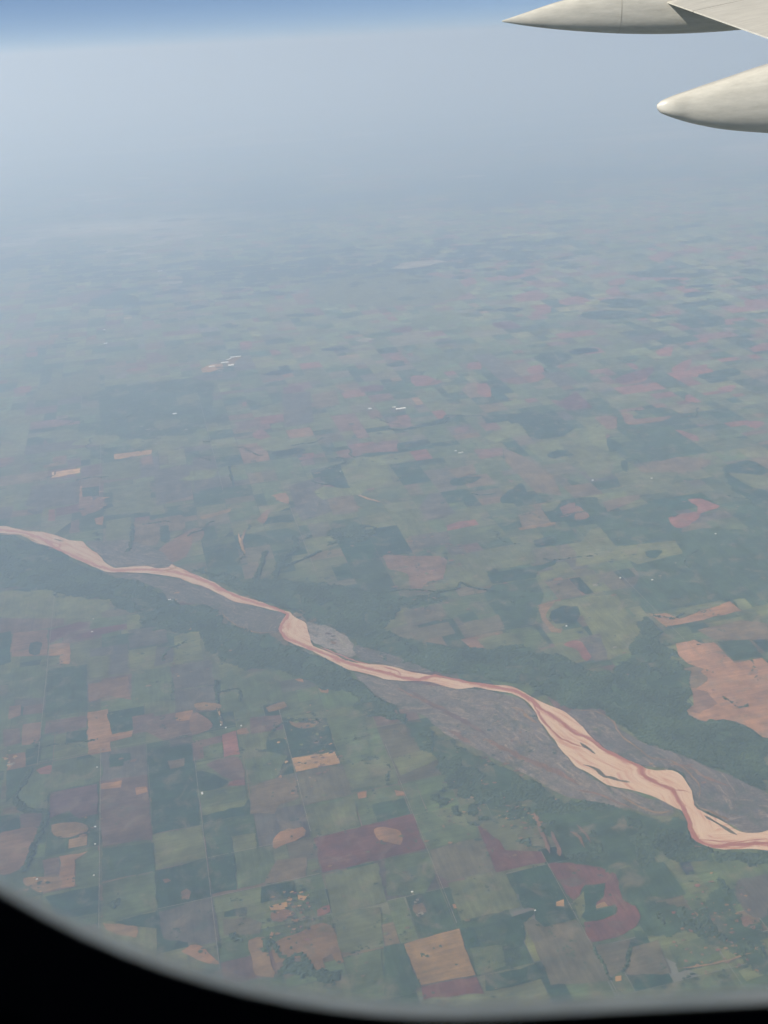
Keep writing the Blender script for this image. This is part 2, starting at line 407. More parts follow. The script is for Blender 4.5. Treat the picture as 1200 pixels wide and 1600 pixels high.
WOODS = """
1|-10160,23960 -9633,23898 -9204,23476 -8425,22883 -7806,22193 -7081,21682 -6644,21473 -6068,21157 -5214,20393 -5106,20030 -4152,19703 -3786,19331 -3289,18691 -2844,18389 -2371,18292 -2204,18025 -1738,17590 -869,16768 -430,16036 -72,15594 277,15286 267,15055 -202,15191 -676,15527 -862,16054 -1424,16209 -1822,16678 -2222,16937 -2500,17191 -2936,17003 -3718,17539 -4080,18691 -4665,18619 -5347,19001 -5604,19515 -5898,19545 -6423,20283 -6947,20308 -7337,20556 -8492,20919 -9251,21154|dark woods along the near river bank upstream of the bend
1|-4740,21687 -3987,21280 -3310,20675 -3179,20877 -2797,20836 -2493,20803 -2171,20462 -1127,20442 -680,20154 -95,19944 477,19681 1215,19894 1167,19241 311,19135 -132,18303 395,17873 1170,17505 1945,17360 2739,17403 3208,17074 3964,16369 4308,16228 4932,17241 5293,18151 5538,18257 5555,17373 5653,16660 5732,15990 5645,15620 5241,14898 5548,14606 6078,14468 6471,13984 6012,12736 5291,13431 4856,13803 4271,14113 3974,14778 3712,15186 3253,15265 2749,15837 2362,16125 1093,16544 348,16836 -547,17195 -840,17993 -1229,18488 -1804,18995 -2183,19445 -3018,19958 -4012,20873|dark woods along the far river bank below the big bare field
0.75|277,15286 936,14587 1356,14193 1859,13722 2243,13361 2696,12884 3278,12656 3835,12391 4271,12300 4523,12223 4495,11693 4686,11518 5511,11379 5686,11853 5469,11265 4792,11248 4341,11345 3963,11371 3165,11259 2783,11364 2353,11551 2326,11960 2173,12253 1708,12580 1241,13073 824,13184 760,13760 732,13983 516,14297 307,14676|mottled woods between the near bank and the ploughed fields
0.45|742,13512 1307,13716 1873,13024 2309,12461 2303,11824 2171,11631 1713,11866 1215,12324 662,12438 595,12967|patchy scrub on rough land above the maroon triangle field
0.9|-1792,9804 -1599,9940 -1424,9961 -1236,9686 -1134,9742 -1088,9961 -890,9769 -845,9662 -972,9486 -1229,9502 -1534,9572 -1781,9648|dark wood below the brown bowl shaped field
0.9|-2008,10271 -1883,10285 -1820,9932 -1700,9736 -1786,9721 -1926,9939|narrow wooded creek beside the brown bowl shaped field
0.6|-1899,10375 -1457,10633 -1422,10867 -1265,10916 -1274,10679 -1453,10551 -1671,10361 -1798,10235 -1908,10154|broken wood around the pale quarry patches
0.9|-2569,10285 -2352,10371 -2235,10285 -2283,10145 -2439,10101 -2537,10172|small round wood beside the narrow creek
0.5|3563,10416 3835,10573 4133,10494 4412,10653 4692,11001 4738,10998 4739,10395 4756,10053 5057,10145 4750,9313 4403,9539 4148,9820 4025,9991 3779,10062 3213,9934 3224,10154 3502,10191|patchy scrubland beyond the red C shaped field
0.95|-1565,22452 -1335,22927 -1527,22804 -1312,23369 -682,23521 -153,23306 -358,22668 -682,22421 -925,22734 -1325,22495|wood at the head of the branching creek
0.95|-4410,10947 -4294,11145 -4235,11092 -4316,10905|clump of trees at the road corner
0.9|-7749,23791 -7467,24023 -7264,23362 -7459,23275|dark clump of trees on the far bank upstream
"""
CREEKS = """
87.6|-6471,14251 -6518,13559 -6285,13258 -5889,13151 -5845,12773 -5855,12413 -5864,11866|dark wooded creek winding past the mauve field
111.8|-2354,23046 -2237,22424 -2493,21937 -2615,21453 -2668,20729|wooded creek joining the river at the bend
92.0|-2994,22267 -3070,21340 -3124,20778 -3105,20261|side branch of the wooded creek by the river
78.9|-1633,22112 -1860,21866 -2161,21632 -2462,21468|wooded gully running into the branching creek
43.8|-3520,16721 -3403,16008|straight windbreak beside the slate field
44.6|-3405,16322 -3025,16395 -2946,16009|angled windbreak round the pale green field
58.1|-95,19944 490,19971 1209,19807 1582,19914 1675,20142 1876,19942 2224,19788|line of trees along the lane below the pink mottled field
34.3|2550,9890 2604,9653 2656,9343|row of trees between two grey fields
29.8|3056,9836 2951,9579 2842,9412|thin tree row beside the orange bare spot
83.0|2268,31230 2019,30719 1174,30488 651,30331 244,30509|dark tree line beyond the pink mottled field
56.4|-4580,28043 -4267,26470|short dark tree row by the far road
49.6|-3284,15652 -3351,15799 -3235,15353|tree row beside the bright track
84.7|-6715,24244 -6512,23093 -6505,22665|wooded draw between pale fields on the far bank
"""
BANK_FAR = "-11452,24732 -10355,24561 -10175,24540 -9553,24194 -9089,24062 -8587,23776 -8170,23467 -7808,23352 -7668,23118 -7420,22769 -7278,22648 -6941,22097 -6670,21801 -6324,21796 -5856,21810 -5592,21650 -5286,21681 -5261,21811 -4952,21547 -4680,21292 -4076,20788 -3806,20424 -3320,20048 -2853,19740 -2389,19327 -2214,19254 -2086,19023 -1938,18874 -1819,18730 -1729,18280 -1615,17820 -1273,17546 -938,17231 -613,17062 -162,16974 342,16702 837,16501 1079,16370 1682,16143 2283,16004 2597,15644 2803,15423 3162,15096 3369,14660 3509,14229 3762,13858 4126,13541 4208,13435 4358,13390 4623,13369 4745,13229 4791,12846 4739,12500 4767,12424 5075,12110 5250,11885 5531,11837 5696,11880 6320,11947"
BANK_NEAR = "6085,11365 5540,11456 5075,11516 4746,11553 4547,11703 4499,11871 4544,12294 4487,12415 4305,12608 4050,12826 3818,12952 3479,13089 3270,13362 3048,13610 2904,14014 2759,14472 2650,14853 2588,15204 2463,15554 2252,15777 1902,15912 1609,16044 1236,16014 939,16167 637,16323 202,16384 -173,16484 -486,16689 -870,16881 -1332,17315 -1743,17711 -2021,17908 -2237,18128 -2374,18523 -2375,18732 -2299,19045 -2265,19177 -2681,19412 -3137,19684 -3439,19800 -3851,20191 -4276,20595 -4608,20814 -5040,21140 -5453,21312 -5945,21461 -6427,21546 -6746,21581 -7121,21851 -7720,22353 -8144,22746 -8476,23067 -8976,23377 -9313,23674 -9657,23977 -10211,24118 -11306,24324"
CHANNELS = """
90.3|-11364,24485 -10276,24318 -9506,24035 -8858,23547 -8486,23104 -7958,22655 -7349,22142 -6967,21867 -6608,21663 -5977,21627 -5330,21491 -4827,21244 -4315,20875 -3885,20463 -3468,20063 -2996,19726 -2541,19454 -2251,19176 -2265,18961 -2345,18703 -2341,18443 -2185,18148 -1958,17976 -1747,17784 -1472,17565 -1269,17403 -937,17138 -549,16896 -167,16726 206,16493 516,16399 837,16501 1202,16337 1797,16069 2269,15900 2561,15566 2718,15272 2957,14940 3220,14488 3416,14326 3625,13990 3894,13711 4141,13473 4094,13329 4234,13125 4491,12900 4520,12637 4548,12308 4519,11939 4555,11729 4762,11606 5102,11595 5407,11627 5588,11587 6148,11519
56.2|2590,15442 2680,14964 2807,14615 2942,14348 3158,14169 3354,14030
68.6|-9086,23759 -8761,23499 -8357,23233 -8361,22947
52.3|-1479,17759 -1072,17432 -743,17166 -419,16998
28.8|4544,11757 4796,11712 5071,11651 5330,11687 5627,11692
62.7|-4941,21481 -4588,21186 -4149,20764
36.9|1503,16224 1922,16079 2145,15891
51.0|-164,16883 113,16723 145,16543
30.9|4487,12885 4688,12854 4773,12785
"""
BARS = """
bar|-6413,21480 -5938,21429 -5029,21076 -4095,20365 -2978,19527 -2304,19127 -2374,18523 -2434,18400 -2882,18496 -3329,18800 -3833,19474 -4164,19789 -5001,20019 -5230,20485 -6043,21186|grey weedy river bar inside the upstream bend
bar2|-741,16734 -174,16440 325,16330 936,16125 1602,15981 2243,15716 2588,15204 2676,14663 2888,13929 3042,13578 3472,13058 3947,12834 4398,12496 4275,12314 3842,12420 3284,12686 2701,12914 2248,13394 1863,13756 1360,14228 939,14624 512,15227 -69,15675 -429,16120|broad mauve grey flood bar below the river
bar|-7731,23306 -7221,23320 -6635,23289 -5775,22652 -5191,21770 -5598,21683 -6331,21830 -6685,21869 -7087,22384|grey bar between the river and the far bank woods
barw|-1823,18809 -1440,18613 -1159,18404 -880,17997 -717,17375 -940,17325 -1209,17660 -1619,17919 -1731,18332|pale wrinkled bar on the far side of the bend
bar|-718,17735 -151,17440 357,17041 845,16611 344,16746 -161,17020 -678,17253|thin grey bar along the far bank past the bend
bar3|3184,15153 3704,15147 3966,14741 4271,14113 4856,13803 5281,13399 6001,12706 6490,12367 6348,12015 5589,11860 5299,11882 4945,12337 4768,12528 4811,12985 4729,13361 4179,13537 3676,13969 3415,14601|grey flood plain outside the downstream bends
"""
STREAKS = """
t2|58.4|2191,15337 2360,15264 2413,15064 2586,14820
t2|32.4|3231,15149 3692,15090 3930,14838 3994,14369 4152,14087 4383,13688 4692,13613 4895,13266 4934,12866 4812,12569
mt|103.3|951,14771 1111,14609 1318,14374
mt|109.4|1558,14481 1915,14148 2307,13771 2698,13489 3007,13125
mp|94.0|312,16054 769,15501 1211,15071 1625,14566
mt|60.8|69,16182 541,15723 1000,15381
t2|35.3|-3760,19467 -3625,19178 -3252,18740 -2808,18437 -2398,18474
t2|40.2|3627,12812 3872,12536 4136,12368 4353,12411
mt|41.4|2933,13021 3317,12836 3759,12500
t2|50.0|4780,12467 4945,12337 5173,12103
mt|52.4|4562,13539 4964,13424 5101,13169 5441,12904
pl|40.9|-1498,18309 -1421,18049 -1485,17931
pl|54.3|-1225,18333 -1056,18014 -877,17628
o|47.9|-5410,21500 -5121,21631 -5261,21811
o|43.7|-10185,24039 -9657,23977 -9261,23668 -8998,23452
gm|55.2|3224,14217 3354,14030 3435,13884
gm|63.7|3184,13633 3401,13466 3472,13297 3860,13122
gm|51.7|-8621,23593 -8321,23411
gm|49.2|4823,12273 5003,12044 5174,11808
o|70.8|-1317,25952 -863,25584 -420,25097 -39,24797
t2|54.2|-1768,25921 -1488,25577 -1299,25123
o|30.6|-3357,15840 -3284,15553 -3211,15254
t2|49.9|-3612,23642 -3655,22943 -3481,22048
o|48.8|-3778,23324 -3558,22331
t2|44.0|4098,10380 4162,10148 4235,9955
t2|25.3|3599,9436 4040,9480 4361,9542 4650,9628
mt|59.5|2168,12545 2193,12252 2227,11967 2268,11624
mt|58.9|2370,12097 2400,11817 2401,11548
mt|39.5|2648,12076 2770,11928 2827,11718
mt|39.6|2775,12209 2882,11989 2914,11807
t2|27.3|-2279,10366 -2226,10285
lg2|74.6|-16297,42905 -13504,42879 -11923,42082
lg2|65.4|6908,38541 7013,36362 7551,33227 7751,31192
"""
BUILDINGS = """
-4968,12737|60,30|white farm shed by the straight road beside the mauve field
-4874,12342|55,28|white farm shed by the straight road below the small tan field
-4733,11668|50,30|white farm shed beside the green strip and straight road
-5603,11651|60,30|pale barn on the tan field at the creek
-5292,14243|45,25|small white shed at the top of the straight road
-3318,13409|60,110|tall white barn beside the dark rounded field
-5011,20078|120,60|bright white roof on the grey river bar
-6492,18850|90,50|bright white shed between two maroon strips
-6595,19395|40,28|small white shed above the maroon strips
-3132,15190|60,30|white shed at the foot of the bright track
-2850,15224|50,40|pale shed on the tan spot by the windbreak
-3237,15276|40,40|white shed at the lower end of the bright track
748,32358|330,90|long white works building beyond the pink mottled field
535,32522|120,60|small white hall beside the long white works building
2404,28095|300,70|long white poultry house on the plain beyond the river
2265,28271|110,60|short white poultry house beside the long one
5847,25553|100,60|white shed on the plain above the big dark field
7467,25474|90,60|pale shed on the plain near the pink fields
5994,19829|80,50|white farmhouse in the big dark green field
5306,19993|60,50|white shed left in the big dark green field
8108,21928|70,50|pale shed near the pink field corner
3718,18076|60,40|white shed beside the dark pond
-296,32522|110,60|white shed on the far plain above the pink strip
-1210,27144|70,50|white shed at the corner of the pale green field
-6040,38957|300,120|white plant building in the far sandy town patch
-5738,38555|220,150|bright square hall below the far plant
-5688,39697|420,80|long white roof at the top of the far plant
-5937,39381|260,60|slanting white roof in the middle of the far plant
-6493,38517|240,80|pale building on the sandy ground left of the far plant
-11685,42836|150,70|lone white building on the hazy plain
-12280,45185|120,60|small white building above the lone one on the hazy plain
-12040,57972|250,80|white speck of a building in the far forest
-7053,33053|140,70|white roof in the dark far fields
1861,10541|40,24|pale shed at the edge of the dark square field
121,11005|60,40|white shed in the green field near the window edge
"""
FLECKS = """
-14808,57282|3546|60|fo dk dk3|5|0.25
-8828,55814|4133|90|fo dk3|5|0.3
-3582,56882|4126|80|fo dk3|5|0.25
2179,57169|4055|80|fo dk3|5|0.25
7643,57554|3268|60|fo dk|5|0.3
-6360,69845|8823|70|fo dk dk2|6|0.6
6222,69794|8848|60|fo dk dk2|6|0.6
17640,76221|10191|50|dk fo lg3|7|0.6
-18805,71073|9888|50|fo dk lg3 pl|6|0.5
1667,98888|25999|60|dk fo lg3 pl|9|1
-20650,62378|3061|40|fo dk|5|0.25
-13787,67695|5550|20|pl lg3|4|0.2
-1510,10754|318|60|o t p dk mt dk2 dk|1|1
-1739,10710|233|25|dk dk2 t2|1|1
4128,10039|523|70|mt t2 dk dk2 p|1|1
4491,9798|386|40|t2 dk mt|1|1
1319,13305|643|70|dk t2 mp dk2 mt|1|1
791,12769|365|30|dk t2 mp|1|1
1972,12268|403|40|dk t2 mt lg3|1|1
680,20834|680|70|p mt t2 pm lg2|1|1
1442,20909|453|25|p dk mt|1|1
-6939,14549|118|14|o t pl|1|1
-8017,25626|334|18|t2 o dk|1|1
-1622,15120|357|36|t2 lg3 dk2 dk|1|1
-7253,31327|659|24|pl lg3 dk|1|1
-6034,38694|528|24|pl o2 o dk|1|1
159,10642|184|14|dk mt2 pl|1|1
-5545,11518|179|16|o t2 dk|1|1
-5181,12797|267|16|t2 dk mt|1|1
4616,12969|622|26|mt t2 dk|1|1
1984,13831|769|30|mt t2 dk|1|1
-1218,18029|339|22|pl bar mt|1|1
-3887,18803|568|12|mt t2|1|1
-4952,20160|120|6|pl o|1|1
-1801,14135|453|10|t o|1|1
-1407,14138|362|24|t2 mt o|1|1
9569,30906|2434|30|p mp2 mt dk|1|1
9391,46060|7574|60|p mp2 mt2 dk dk2|1|1
-8827,48788|7273|40|lg2 mp dk dk2|1|1
2055,28565|5866|70|mt2 lg2 dk dk2 mp2|1|1
-4587,16491|1930|40|dk t2 mt lg2|1|1
-301,10732|1673|50|dk dk2 mt2 lg2 t2|1|1
3817,17542|2606|50|dk dk2 mt lg2|1|1
5930,20668|1764|14|pl dk mt|1|1
-8035,30001|3824|40|lg2 dk mt2|1|1
-1715,24431|3479|50|mt t2 dk lg2|1|1
"""

# ------------------------------------------------------------------ helpers
TONE = 0.84          # overall reflectance of this dry plain
GRID = math.radians(102.7)
GV = np.array([math.cos(GRID), math.sin(GRID)])
GU = np.array([GV[1], -GV[0]])
HALF_MILE = 804.67


def pts(s):
    return np.array([[float(v) for v in p.split(',')] for p in s.split()])


def node_mat(name):
    m = bpy.data.materials.new(name)
    m.use_nodes = True
    t = m.node_tree
    t.nodes.clear()
    out = t.nodes.new('ShaderNodeOutputMaterial')
    return m, t, out


def N(t, kind, **kw):
    n = t.nodes.new(kind)
    for k, v in kw.items():
        setattr(n, k, v)
    return n


def noise(t, vec, scale, detail=4.0, rough=0.55, dist=0.0):
    n = N(t, 'ShaderNodeTexNoise')
    n.inputs['Scale'].default_value = scale
    n.inputs['Detail'].default_value = detail
    n.inputs['Roughness'].default_value = rough
    n.inputs['Distortion'].default_value = dist
    t.links.new(vec, n.inputs['Vector'])
    return n.outputs['Fac']


def maprange(t, v, a, b, c, d):
    n = N(t, 'ShaderNodeMapRange')
    n.inputs[1].default_value, n.inputs[2].default_value = a, b
    n.inputs[3].default_value, n.inputs[4].default_value = c, d
    t.links.new(v, n.inputs[0])
    return n.outputs[0]


def mixrgb(t, fac, a, b, mode='MIX'):
    n = N(t, 'ShaderNodeMix', data_type='RGBA', blend_type=mode)
    for sock, v in ((n.inputs['Factor'], fac), (n.inputs[6], a), (n.inputs[7], b)):
        if isinstance(v, (int, float)):
            sock.default_value = v
        elif isinstance(v, tuple):
            sock.default_value = (*v, 1.0)
        else:
            t.links.new(v, sock)
    return n.outputs[2]


def gridvec(t, su=1.0, sv=1.0):
    g = N(t, 'ShaderNodeNewGeometry')
    mp = N(t, 'ShaderNodeMapping')
    mp.vector_type = 'TEXTURE'
    mp.inputs['Rotation'].default_value = (0, 0, GRID - math.pi / 2)
    mp.inputs['Scale'].default_value = (su, sv, 1.0)
    t.links.new(g.outputs['Position'], mp.inputs['Vector'])
    return mp.outputs[0]


def diffuse(t, out, col, rough=0.9):
    b = N(t, 'ShaderNodeBsdfDiffuse')
    b.inputs['Roughness'].default_value = rough
    if isinstance(col, tuple):
        b.inputs['Color'].default_value = (*col, 1.0)
    else:
        t.links.new(col, b.inputs['Color'])
    t.links.new(b.outputs[0], out.inputs['Surface'])


PAL = dict(
    dk=(0.030, 0.050, 0.028), dk2=(0.045, 0.064, 0.035), dk3=(0.020, 0.034, 0.026), dk4=(0.048, 0.066, 0.036),
    g=(0.082, 0.094, 0.047), lg=(0.122, 0.118, 0.056), lg2=(0.106, 0.106, 0.055), lg3=(0.135, 0.136, 0.064),
    gm=(0.112, 0.098, 0.062), sl=(0.090, 0.081, 0.063), mp=(0.120, 0.078, 0.060), mp2=(0.155, 0.090, 0.070),
    m=(0.112, 0.050, 0.040), m2=(0.12, 0.054, 0.042), m3=(0.108, 0.052, 0.050), m4=(0.104, 0.064, 0.060),
    mt=(0.172, 0.102, 0.066), mt2=(0.138, 0.102, 0.063), t=(0.250, 0.138, 0.073), t2=(0.202, 0.128, 0.068), t3=(0.168, 0.100, 0.050),
    t4=(0.275, 0.152, 0.090), o=(0.36, 0.215, 0.105), o2=(0.210, 0.132, 0.064), p=(0.195, 0.090, 0.070), pm=(0.175, 0.110, 0.078),
    pl=(0.26, 0.23, 0.18), ob=(0.50, 0.31, 0.17), fo=(0.018, 0.032, 0.026), w0=(0.026, 0.042, 0.026), wt=(0.025, 0.036, 0.040),
    bar=(0.108, 0.090, 0.066), bar2=(0.142, 0.110, 0.080), bar3=(0.106, 0.086, 0.068), barw=(0.21, 0.168, 0.128))


SAT = 1.16


def tone(k0, c):
    l = 0.25 * c[0] + 0.6 * c[1] + 0.15 * c[2]
    if k0.startswith('bar'):
        return tuple(0.92 * (l + (q - l) * 0.8) for q in c)
    if c[0] > c[1] * 1.08:
        return tuple(max(0.008, TONE * (l + (q - l) * SAT)) for q in c)
    return tuple(max(0.008, (TONE + 0.06) * f * (l + (q - l) * 1.15)) for q, f in zip(c, (0.95, 1.02, 1.0)))


PAL = {k: tone(k, c) for k, c in PAL.items()}


def field_material(name, stretch=1.0, amp=0.30):
    m, t, out = node_mat(name)
    at = N(t, 'ShaderNodeAttribute', attribute_name='Col')
    g1 = gridvec(t)
    n1 = maprange(t, noise(t, g1, 1 / 260.0, 5, 0.6), 0.25, 0.75, 1 - amp, 1 + amp)
    # drill lines and cutting strips, one way in some fields and across in others
    pick = N(t, 'ShaderNodeMath', operation='GREATER_THAN')
    t.links.new(N(t, 'ShaderNodeObjectInfo').outputs['Random'], pick.inputs[0])
    pick.inputs[1].default_value = 0.5
    na = noise(t, gridvec(t, 12.0, 1.0), 1 / 55.0, 3, 0.55)
    nb = noise(t, gridvec(t, 1.0, 12.0), 1 / 55.0, 3, 0.55)
    mx = N(t, 'ShaderNodeMix', data_type='FLOAT')
    t.links.new(pick.outputs[0], mx.inputs[0])
    t.links.new(na, mx.inputs[2])
    t.links.new(nb, mx.inputs[3])
    n2 = maprange(t, mx.outputs[0], 0.3, 0.7, 1 - amp * 0.5, 1 + amp * 0.5)
    c = mixrgb(t, 1.0, at.outputs['Color'], n1, 'MULTIPLY')
    c = mixrgb(t, 1.0, c, n2, 'MULTIPLY')
    c = mixrgb(t, 1.0, c, maprange(t, noise(t, g1, 1 / 800.0, 3, 0.5, 0.5), 0.3, 0.7, 0.78, 1.25), 'MULTIPLY')
    # tan weathering and greener growth in patches
    fa = maprange(t, noise(t, g1, 1 / 420.0, 6, 0.65, 0.6), 0.53, 0.72, 0.0, 0.6)
    c = mixrgb(t, fa, c, (0.20, 0.145, 0.095))
    fb = maprange(t, noise(t, gridvec(t, 1.3, 0.8), 1 / 310.0, 6, 0.65, 0.4), 0.57, 0.75, 0.0, 0.7)
    c = mixrgb(t, fb, c, (0.055, 0.082, 0.058))
    diffuse(t, out, c)
    return m


M_FIELD = field_material('farmland', 0.35, 0.36)


def plain_material(name, col, scale, amp):
    m, t, out = node_mat(name)
    g = N(t, 'ShaderNodeNewGeometry')
    n = maprange(t, noise(t, g.outputs['Position'], scale, 6, 0.62, 0.5), 0.28, 0.72, 1 - amp, 1 + amp)
    diffuse(t, out, mixrgb(t, 1.0, col, n, 'MULTIPLY'))
    return m


def add_color(me, cols):
    """cols: one rgb for the mesh or an array, one per vertex."""
    a = me.color_attributes.new('Col', 'FLOAT_COLOR', 'POINT')
    c = np.ones((len(me.vertices), 4), np.float32)
    c[:, :3] = cols
    a.data.foreach_set('color', c.ravel())


def link(name, me, mat, parent=None, loc=(0, 0, 0)):
    o = bpy.data.objects.new(name, me)
    o.location = loc
    if mat is not None:
        me.materials.append(mat)
    COL.objects.link(o)
    if parent is not None:
        o.parent = parent
    return o


def smooth_loop(p, step, amp, closed=True, seed=0):
    """Catmull-Rom through the points, cut to steps, with a wandering edge."""
    p = np.asarray(p, float)
    n = len(p)
    r = np.random.default_rng(seed)
    out = []
    for i in range(n if closed else n - 1):
        p0, p1, p2, p3 = (p[(i + k) % n] if closed else p[min(max(i + k, 0), n - 1)] for k in (-1, 0, 1, 2))
        k = int(max(1, min(24, np.linalg.norm(p2 - p1) // step)))
        for j in range(k):
            s = j / k
            q = 0.5 * (2 * p1 + (p2 - p0) * s * 0.8 + (2 * p0 - 5 * p1 + 4 * p2 - p3) * s * s * 0.8 + (3 * p1 - p0 - 3 * p2 + p3) * s ** 3 * 0.8
                       + (p2 - p1) * 2 * 0.2 * s)
            out.append(q)
    if not closed:
        out.append(p[-1])
    out = np.array(out)
    j = r.normal(0, 1, out.shape)
    j = (j + np.roll(j, 1, 0)) * 0.5
    # far shapes wander more in depth, but never by more than a share of their own size
    rad = out.mean(0) / (np.linalg.norm(out.mean(0)) + 1e-9)
    tan = np.array([rad[1], -rad[0]])
    er, et = np.ptp(out @ rad) + 1, np.ptp(out @ tan) + 1
    dist = np.linalg.norm(out.mean(0))
    ar, at_ = amp * np.clip(dist / 9000.0 - 1.5, 1, 7), amp
    if closed:
        ar, at_ = min(ar, 0.07 * er, 0.25 * step), min(at_, 0.05 * et, 0.25 * step)
    return out + np.outer(j @ rad * ar, rad) + np.outer(j @ tan * at_, tan)


def flat_mesh(name, p, z):
    c = p.mean(0)
    me = bpy.data.meshes.new(name)
    me.from_pydata([(x - c[0], y - c[1], 0) for x, y in p], [], [tuple(range(len(p)))])
    if me.polygons[0].normal.z < 0:
        me.flip_normals()
    return me, (c[0], c[1], z)


def ribbon(name, p, width, z, jitter=0.0, seed=0, taper=False):
    r = np.random.default_rng(seed)
    p = np.asarray(p, float)
    d = np.gradient(p, axis=0)
    d /= np.linalg.norm(d, axis=1)[:, None] + 1e-9
    nrm = np.c_[-d[:, 1], d[:, 0]]
    w = np.full(len(p), width / 2.0)
    if taper:
        s = np.linspace(0, 1, len(p))
        w = w * np.clip(np.minimum(s, 1 - s) * 6, 0.15, 1)
    a = p + nrm * (w * (1 + jitter * r.uniform(-1, 1, len(p))))[:, None]
    b = p - nrm * (w * (1 + jitter * r.uniform(-1, 1, len(p))))[:, None]
    c = p.mean(0)
    v = [(x - c[0], y - c[1], 0) for x, y in a] + [(x - c[0], y - c[1], 0) for x, y in b]
    n = len(p)
    me = bpy.data.meshes.new(name)
    me.from_pydata(v, [], [(i, i + 1, n + i + 1, n + i) for i in range(n - 1)])
    me.update()
    if me.polygons[0].normal.z < 0:
        me.flip_normals()
    return me, (c[0], c[1], z)


def inside(poly, q):
    x, y = q[:, 0], q[:, 1]
    c = np.zeros(len(q), bool)
    j = len(poly) - 1
    for i in range(len(poly)):
        xi, yi = poly[i]
        xj, yj = poly[j]
        c ^= ((yi > y) != (yj > y)) & (x < (xj - xi) * (y - yi) / (yj - yi + 1e-12) + xi)
        j = i
    return c


def vnoise(q, scale, seed):
    """cheap smooth value noise on the plane, 0..1"""
    q = q / scale
    i = np.floor(q).astype(np.int64)
    f = q - i
    f = f * f * (3 - 2 * f)

    def h(a, b):
        v = (a * 374761393 + b * 668265263 + seed * 974711) & 0xffffffff
        v = ((v ^ (v >> 13)) * 1274126177) & 0xffffffff
        return ((v ^ (v >> 16)) & 0xffff) / 65535.0
    a = h(i[:, 0], i[:, 1]) * (1 - f[:, 0]) + h(i[:, 0] + 1, i[:, 1]) * f[:, 0]
    b = h(i[:, 0], i[:, 1] + 1) * (1 - f[:, 0]) + h(i[:, 0] + 1, i[:, 1] + 1) * f[:, 0]
    return a * (1 - f[:, 1]) + b * f[:, 1]


# ------------------------------------------------------------------ the plain
rad = [0, 1500, 4000, 8000, 15000, 30000, 60000, 120000, 240000, 420000, 640000]
nseg = 96
v = [(0, 0, -ALT)]
f = []
for k, r in enumerate(rad[1:]):
    for s in range(nseg):
        a = 2 * math.pi * s / nseg
        v.append((r * math.cos(a), r * math.sin(a), -ALT))
for s in range(nseg):
    f.append((0, 1 + s, 1 + (s + 1) % nseg))
for k in range(len(rad) - 2):
    for s in range(nseg):
        a, b = 1 + k * nseg + s, 1 + k * nseg + (s + 1) % nseg
        f.append((a, a + nseg, b + nseg, b))
me = bpy.data.meshes.new('ground')
me.from_pydata(v, [], f)
m, t, out = node_mat('plain')
gp = N(t, 'ShaderNodeNewGeometry').outputs['Position']
vo = N(t, 'ShaderNodeTexVoronoi', distance='CHEBYCHEV')
vo.inputs['Scale'].default_value = 1 / 1100.0
vo.inputs['Randomness'].default_value = 0.75
t.links.new(gridvec(t, 1.6, 1.0), vo.inputs['Vector'])
sep = N(t, 'ShaderNodeSeparateColor')
t.links.new(vo.outputs['Color'], sep.inputs[0])
rp = N(t, 'ShaderNodeValToRGB')
rp.color_ramp.interpolation = 'CONSTANT'
els = rp.color_ramp.elements
for i, (pos, c) in enumerate([(0, PAL['dk2']), (0.16, PAL['g']), (0.36, PAL['lg2']), (0.55, PAL['gm']), (0.68, PAL['lg']), (0.8, PAL['mp2']), (0.9, PAL['dk']), (0.955, PAL['mt'])]):
    e = els[i] if i < 2 else els.new(pos)
    e.position = pos
    e.color = (*c, 1)
t.links.new(sep.outputs[0], rp.inputs[0])
# broad country: forest belts and open land, tens of kilometres across
wood = maprange(t, noise(t, gridvec(t, 1.8, 1.0), 1 / 13000.0, 7, 0.62, 0.5), 0.50, 0.58, 0.0, 0.92)
c = mixrgb(t, wood, rp.outputs[0], (0.020, 0.034, 0.026))
opn = maprange(t, noise(t, gridvec(t, 2.5, 1.0), 1 / 21000.0, 6, 0.6, 0.3), 0.55, 0.66, 0.0, 0.75)
c = mixrgb(t, opn, c, (0.38, 0.34, 0.27))
c = mixrgb(t, 1.0, c, maprange(t, noise(t, gp, 1 / 900.0, 5, 0.6), 0.25, 0.75, 0.65, 1.35), 'MULTIPLY')
diffuse(t, out, c)
ground = link('ground', me, m)
ground['kind'] = 'structure'
ground['label'] = 'hazy patchwork plain of fields seen from high up'

# ------------------------------------------------------------------ fields
NICE = dict(dk='dark green crop field', dk2='deep green crop field', dk3='dark forest land', dk4='dark green pasture', g='green field', lg='pale green field',
            lg2='grey green field', lg3='light yellow green field', gm='grey stubble field', sl='slate grey field', mp='mauve bare field', mp2='dusty pink field',
            m='maroon ploughed field', m2='maroon ploughed field', m3='purple ploughed field', m4='purple grey field', mt='brownish pink field', mt2='grey tan field',
            t='salmon bare field', t2='tan field', t3='brown bowl shaped field', t4='large salmon bare field', o='bright sandy field', o2='orange tan field',
            p='reddish pink field', ob='bright sandy field', fo='far forest patch', pm='pink mottled field', pl='pale sandy strip', w0='dark wooded hollow', wt='dark pond field')
traced = []
for line in FIELDS.strip().splitlines():
    code, kind, rest = line.split(' ', 2)
    traced.append((code, kind, pts(rest)))

def ragged(p, step, amp):
    o = []
    for a, b in zip(p, np.roll(p, -1, 0)):
        k = int(max(1, min(16, np.linalg.norm(b - a) // step)))
        o += [a + (b - a) * j / k + rng.normal(0, amp, 2) for j in range(k)]
    return np.array(o)


